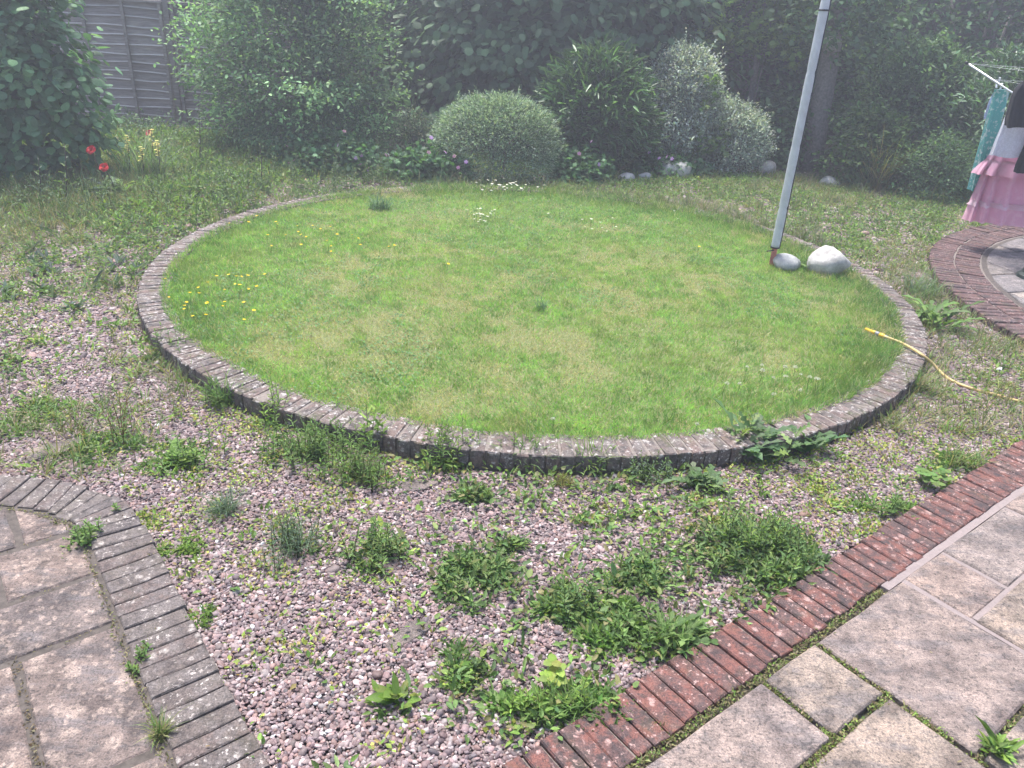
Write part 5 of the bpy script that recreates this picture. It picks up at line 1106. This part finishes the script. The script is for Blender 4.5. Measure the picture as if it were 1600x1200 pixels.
for k in range(4):
    e = hub + np.array([rl * math.cos(ang0 + k * math.pi / 2), rl * math.sin(ang0 + k * math.pi / 2), tip[2] - hub[2]]); tips.append(e)
    ar = tube_obj('arm', [hub, e], .0105, M['alu'], t, 8); v, f = tube([e - unit(e - hub) * .01, e + unit(e - hub) * .02], .014, 8); link('end_cap', raw_mesh('end_cap', v - np.array(t.location), f, None, True, [M['black']]), ar)
for fr in (1.0, .86, .72, .58):
    for k in range(4):
        a_, b_ = hub + (tips[k] - hub) * fr, hub + (tips[(k + 1) % 4] - hub) * fr
        tube_obj('line', [a_, (a_ + b_) / 2 - (0, 0, .03), b_], .0014, M['line'], t, 4)
def garment(name, label, mat, cx, cy, zs, hw, hd, folds=7, amp=.02, seed=0, nseg=96, lean=None, extra=None):
    """hanging garment: closed flattened tube, rings from top to hem with vertical folds"""
    q = random.Random(seed); ph = [q.random() * 6 for _ in range(3)]; V = []; F = []
    for i, z in enumerate(zs):
        w = hw[i]; dp = hd[i]; fa = amp * (i / max(1, len(zs) - 1)) ** .7
        for k in range(nseg):
            a = 2 * math.pi * k / nseg; c, s = math.cos(a), math.sin(a)
            bx = math.copysign(abs(c) ** .7, c) * w; by = s * dp
            m = fa * (math.sin(folds * a + ph[0] + z * .8) + .5 * math.sin((folds * 2 + 1) * a + ph[1]))
            V.append((cx + bx + c * m * .6 + (lean[i] if lean else 0), cy + by + math.copysign(1, s) * m * .9, z + .008 * math.sin(3 * a + ph[2]) * (i / len(zs))))
    for i in range(len(zs) - 1):
        for k in range(nseg): F.append((i * nseg + k, i * nseg + (k + 1) % nseg, (i + 1) * nseg + (k + 1) % nseg, (i + 1) * nseg + k))
    F.append(tuple(range(nseg)))
    base = np.array([cx, cy, zs[0]]); o = link(name, raw_mesh(name, np.array(V) - base, F, None, True, [M[mat]]), None, tuple(base))
    return tag(o, label, 'clothing', 'washing on the line')
GY = 7.95
def gx(px, py, dy=0.): return atY(px, py, GY + dy)
# pink tiered dress
lx = gx(1577, 150)[0]; z0 = gx(1577, 150)[2]; zh = gx(1512, 344)[2]; xl = gx(1512, 344)[0]; zt_ = gx(1536, 264)[2]; xt = gx(1536, 264)[0]
cx = xl + .46; zz = list(np.linspace(z0, zt_ + .01, 8)) + list(np.linspace(zt_, zh, 9))
hw = list(np.interp(np.linspace(0, 1, 8), [0, .4, 1], [.30, .33, cx - xt + .015])) + list(np.linspace(cx - xt - .03, .46, 9))
hd = [.05] * 4 + [.07, .09, .11, .13] + list(np.linspace(.09, .16, 9))
dress = garment('pink_dress', 'pink tiered cotton dress hanging from the washing line', 'pink', cx, GY, zz, hw, hd, 13, .042, 3)
v = []; zf = gx(1525, 312)[2]
# flounce edge of the upper tier
fl = garment('flounce', None, 'pink', cx, GY, list(np.linspace(zt_ + .10, zt_ - .045, 5)), [cx - xt - .01, cx - xt + .012, cx - xt + .03, cx - xt + .045, cx - xt + .055], [.115, .13, .145, .155, .16], 13, .045, 3)
for kx in ('category', 'group', 'label'):
    if kx in fl: del fl[kx]
fl.parent = dress; fl.matrix_parent_inverse = Matrix.Identity(4); fl.location = np.array(fl.location) - np.array(dress.location)
def part_of(o, parent):
    for kx in ('category', 'group', 'label'):
        if kx in o: del o[kx]
    o.parent = parent; o.location = np.array(o.location) - np.array(parent.location)
hb = [zh + .21, zh + .195, zh + .17, zh + .155]
part_of(garment('hem_band', None, 'pink_light', cx, GY, hb, list(np.interp(hb, [zh, zt_], [.46, cx - xt - .03]) + .008), list(np.interp(hb, [zh, zt_], [.16, .09]) + .012), 13, .045, 3), dress)
# teal printed cloth, folded narrow
a_ = gx(1566, 140, .1); b_ = gx(1525, 297, .1)
garment('teal_cloth', 'narrow folded teal patterned cloth hanging left of the pink dress', 'teal', (a_[0] + b_[0]) / 2, GY + .1, list(np.linspace(a_[2], b_[2], 12)), list(np.linspace(.075, .062, 12)), [.03] * 12, 4, .022, 5, lean=list(np.linspace((a_[0] - b_[0]) / 2, (b_[0] - a_[0]) / 2, 12)))
a_ = gx(1556, 148, .3); b_ = gx(1551, 178, .3)
garment('pale_cloth', 'small pale blue cloth pegged behind the teal one', 'blue', a_[0] + .02, GY + .3, list(np.linspace(a_[2] + .02, b_[2] - .05, 7)), [.05, .055, .06, .06, .055, .06, .05], [.02] * 7, 3, .012, 6)
a_ = gx(1590, 160, -.26); b_ = gx(1574, 244, -.26)
garment('white_garment', 'white cotton top hanging in front of the pink dress', 'white', (a_[0] + b_[0]) / 2 + .03, GY - .26, list(np.linspace(a_[2] + .05, b_[2], 9)), [.10, .125, .135, .14, .14, .145, .15, .15, .155], [.03, .04, .05, .05, .055, .055, .06, .06, .06], 5, .018, 7)
a_ = gx(1607, 130, -.42); b_ = gx(1606, 200, -.42)
garment('black_garment', 'black garment at the right edge of the photograph, in front of the white top', 'blackc', a_[0] + .10, GY - .42, list(np.linspace(a_[2] + .04, b_[2], 9)), [.12, .18, .21, .215, .21, .205, .2, .19, .17], [.04, .06, .07, .07, .07, .07, .07, .07, .07], 5, .02, 8)
a_ = gx(1606, 250, -.38); garment('black_trousers', 'black garment hanging lower than the black top at the right edge', 'blackc', a_[0] + .06, GY - .38, list(np.linspace(a_[2] + .38, a_[2] - .12, 8)), [.10, .11, .115, .12, .125, .13, .135, .13], [.05] * 8, 4, .016, 9)
a_ = gx(1592, 340); garment('white_cloth', 'white cloth showing below the pink dress hem', 'white', a_[0] + .07, GY + .03, list(np.linspace(a_[2] + .5, a_[2] - .05, 8)), [.11, .12, .125, .13, .13, .125, .12, .10], [.04] * 8, 4, .015, 10)
M['pegm'] = plain('peg_plastic', (.66, .68, .70), .5, 0, .05, 30, 0)
for k, (px, py) in enumerate(((1566, 133), (1573, 137), (1570, 128))):
    a_ = gx(px, py); o = link('clothes_peg', raw_mesh('clothes_peg', [(-.008, -.006, -.035), (.008, -.006, -.035), (.008, .006, -.035), (-.008, .006, -.035), (-.012, -.008, .03), (.012, -.008, .03), (.012, .008, .03), (-.012, .008, .03), (-.007, -.006, .0), (.007, -.006, 0), (.007, .006, 0), (-.007, .006, 0)], [(3, 2, 1, 0), (4, 5, 6, 7), (0, 1, 9, 8), (1, 2, 10, 9), (2, 3, 11, 10), (3, 0, 8, 11), (8, 9, 5, 4), (9, 10, 6, 5), (10, 11, 7, 6), (11, 8, 4, 7)], None, False, [M['pegm']]), None, tuple(a_ + (0, .1, 0)), (random.uniform(-.4, .4), random.uniform(-.5, .5), random.random()))
    tag(o, 'pale plastic clothes peg on the line above the teal cloth', 'peg', 'clothes pegs')
# dark green foot cut by the right edge of the picture
p = at(1602, 434, ZR); M['dkgreen'] = plain('dark_green_metal', (.02, .035, .03), .5, 0, .2, 30, .1)
t = empty('parasol_base', (p[0] + .09, p[1], ZR), 'dark green weighted foot standing on the round patio, cut by the right edge', 'base')
v, f = tube([(0, 0, 0), (0, 0, .03), (0, 0, .05), (0, 0, .14)], [.16, .155, .125, .10], 14); link('foot', raw_mesh('foot', v, f, None, False, [M['dkgreen']]), t)
v, f = tube([(0, 0, .14), (0, 0, .42)], .024, 10); link('socket', raw_mesh('socket', v, f, None, True, [M['dkgreen']]), t)

# ------------------------------------------------------------------ milky volume added to stand in for lens glare
hm = bpy.data.materials.new('glare_haze'); hm.use_nodes = True; hn = hm.node_tree.nodes; hn.remove(hn['Principled BSDF'])
pv_ = hn.new('ShaderNodeVolumePrincipled'); pv_.inputs['Color'].default_value = (.88, .90, 1.0, 1); pv_.inputs['Density'].default_value = .0110; pv_.inputs['Anisotropy'].default_value = .4
hm.node_tree.links.new(pv_.outputs[0], hn['Material Output'].inputs['Volume'])
hz = box('glare_haze', -160, 160, -70, 250, -1.1, 6.2, hm, None, (0, 0, 0), 0.001); tag(hz, 'thin milky veil added over the garden to imitate lens glare', 'glare_haze', kind='stuff')
print('TRIS', TRIS[0])
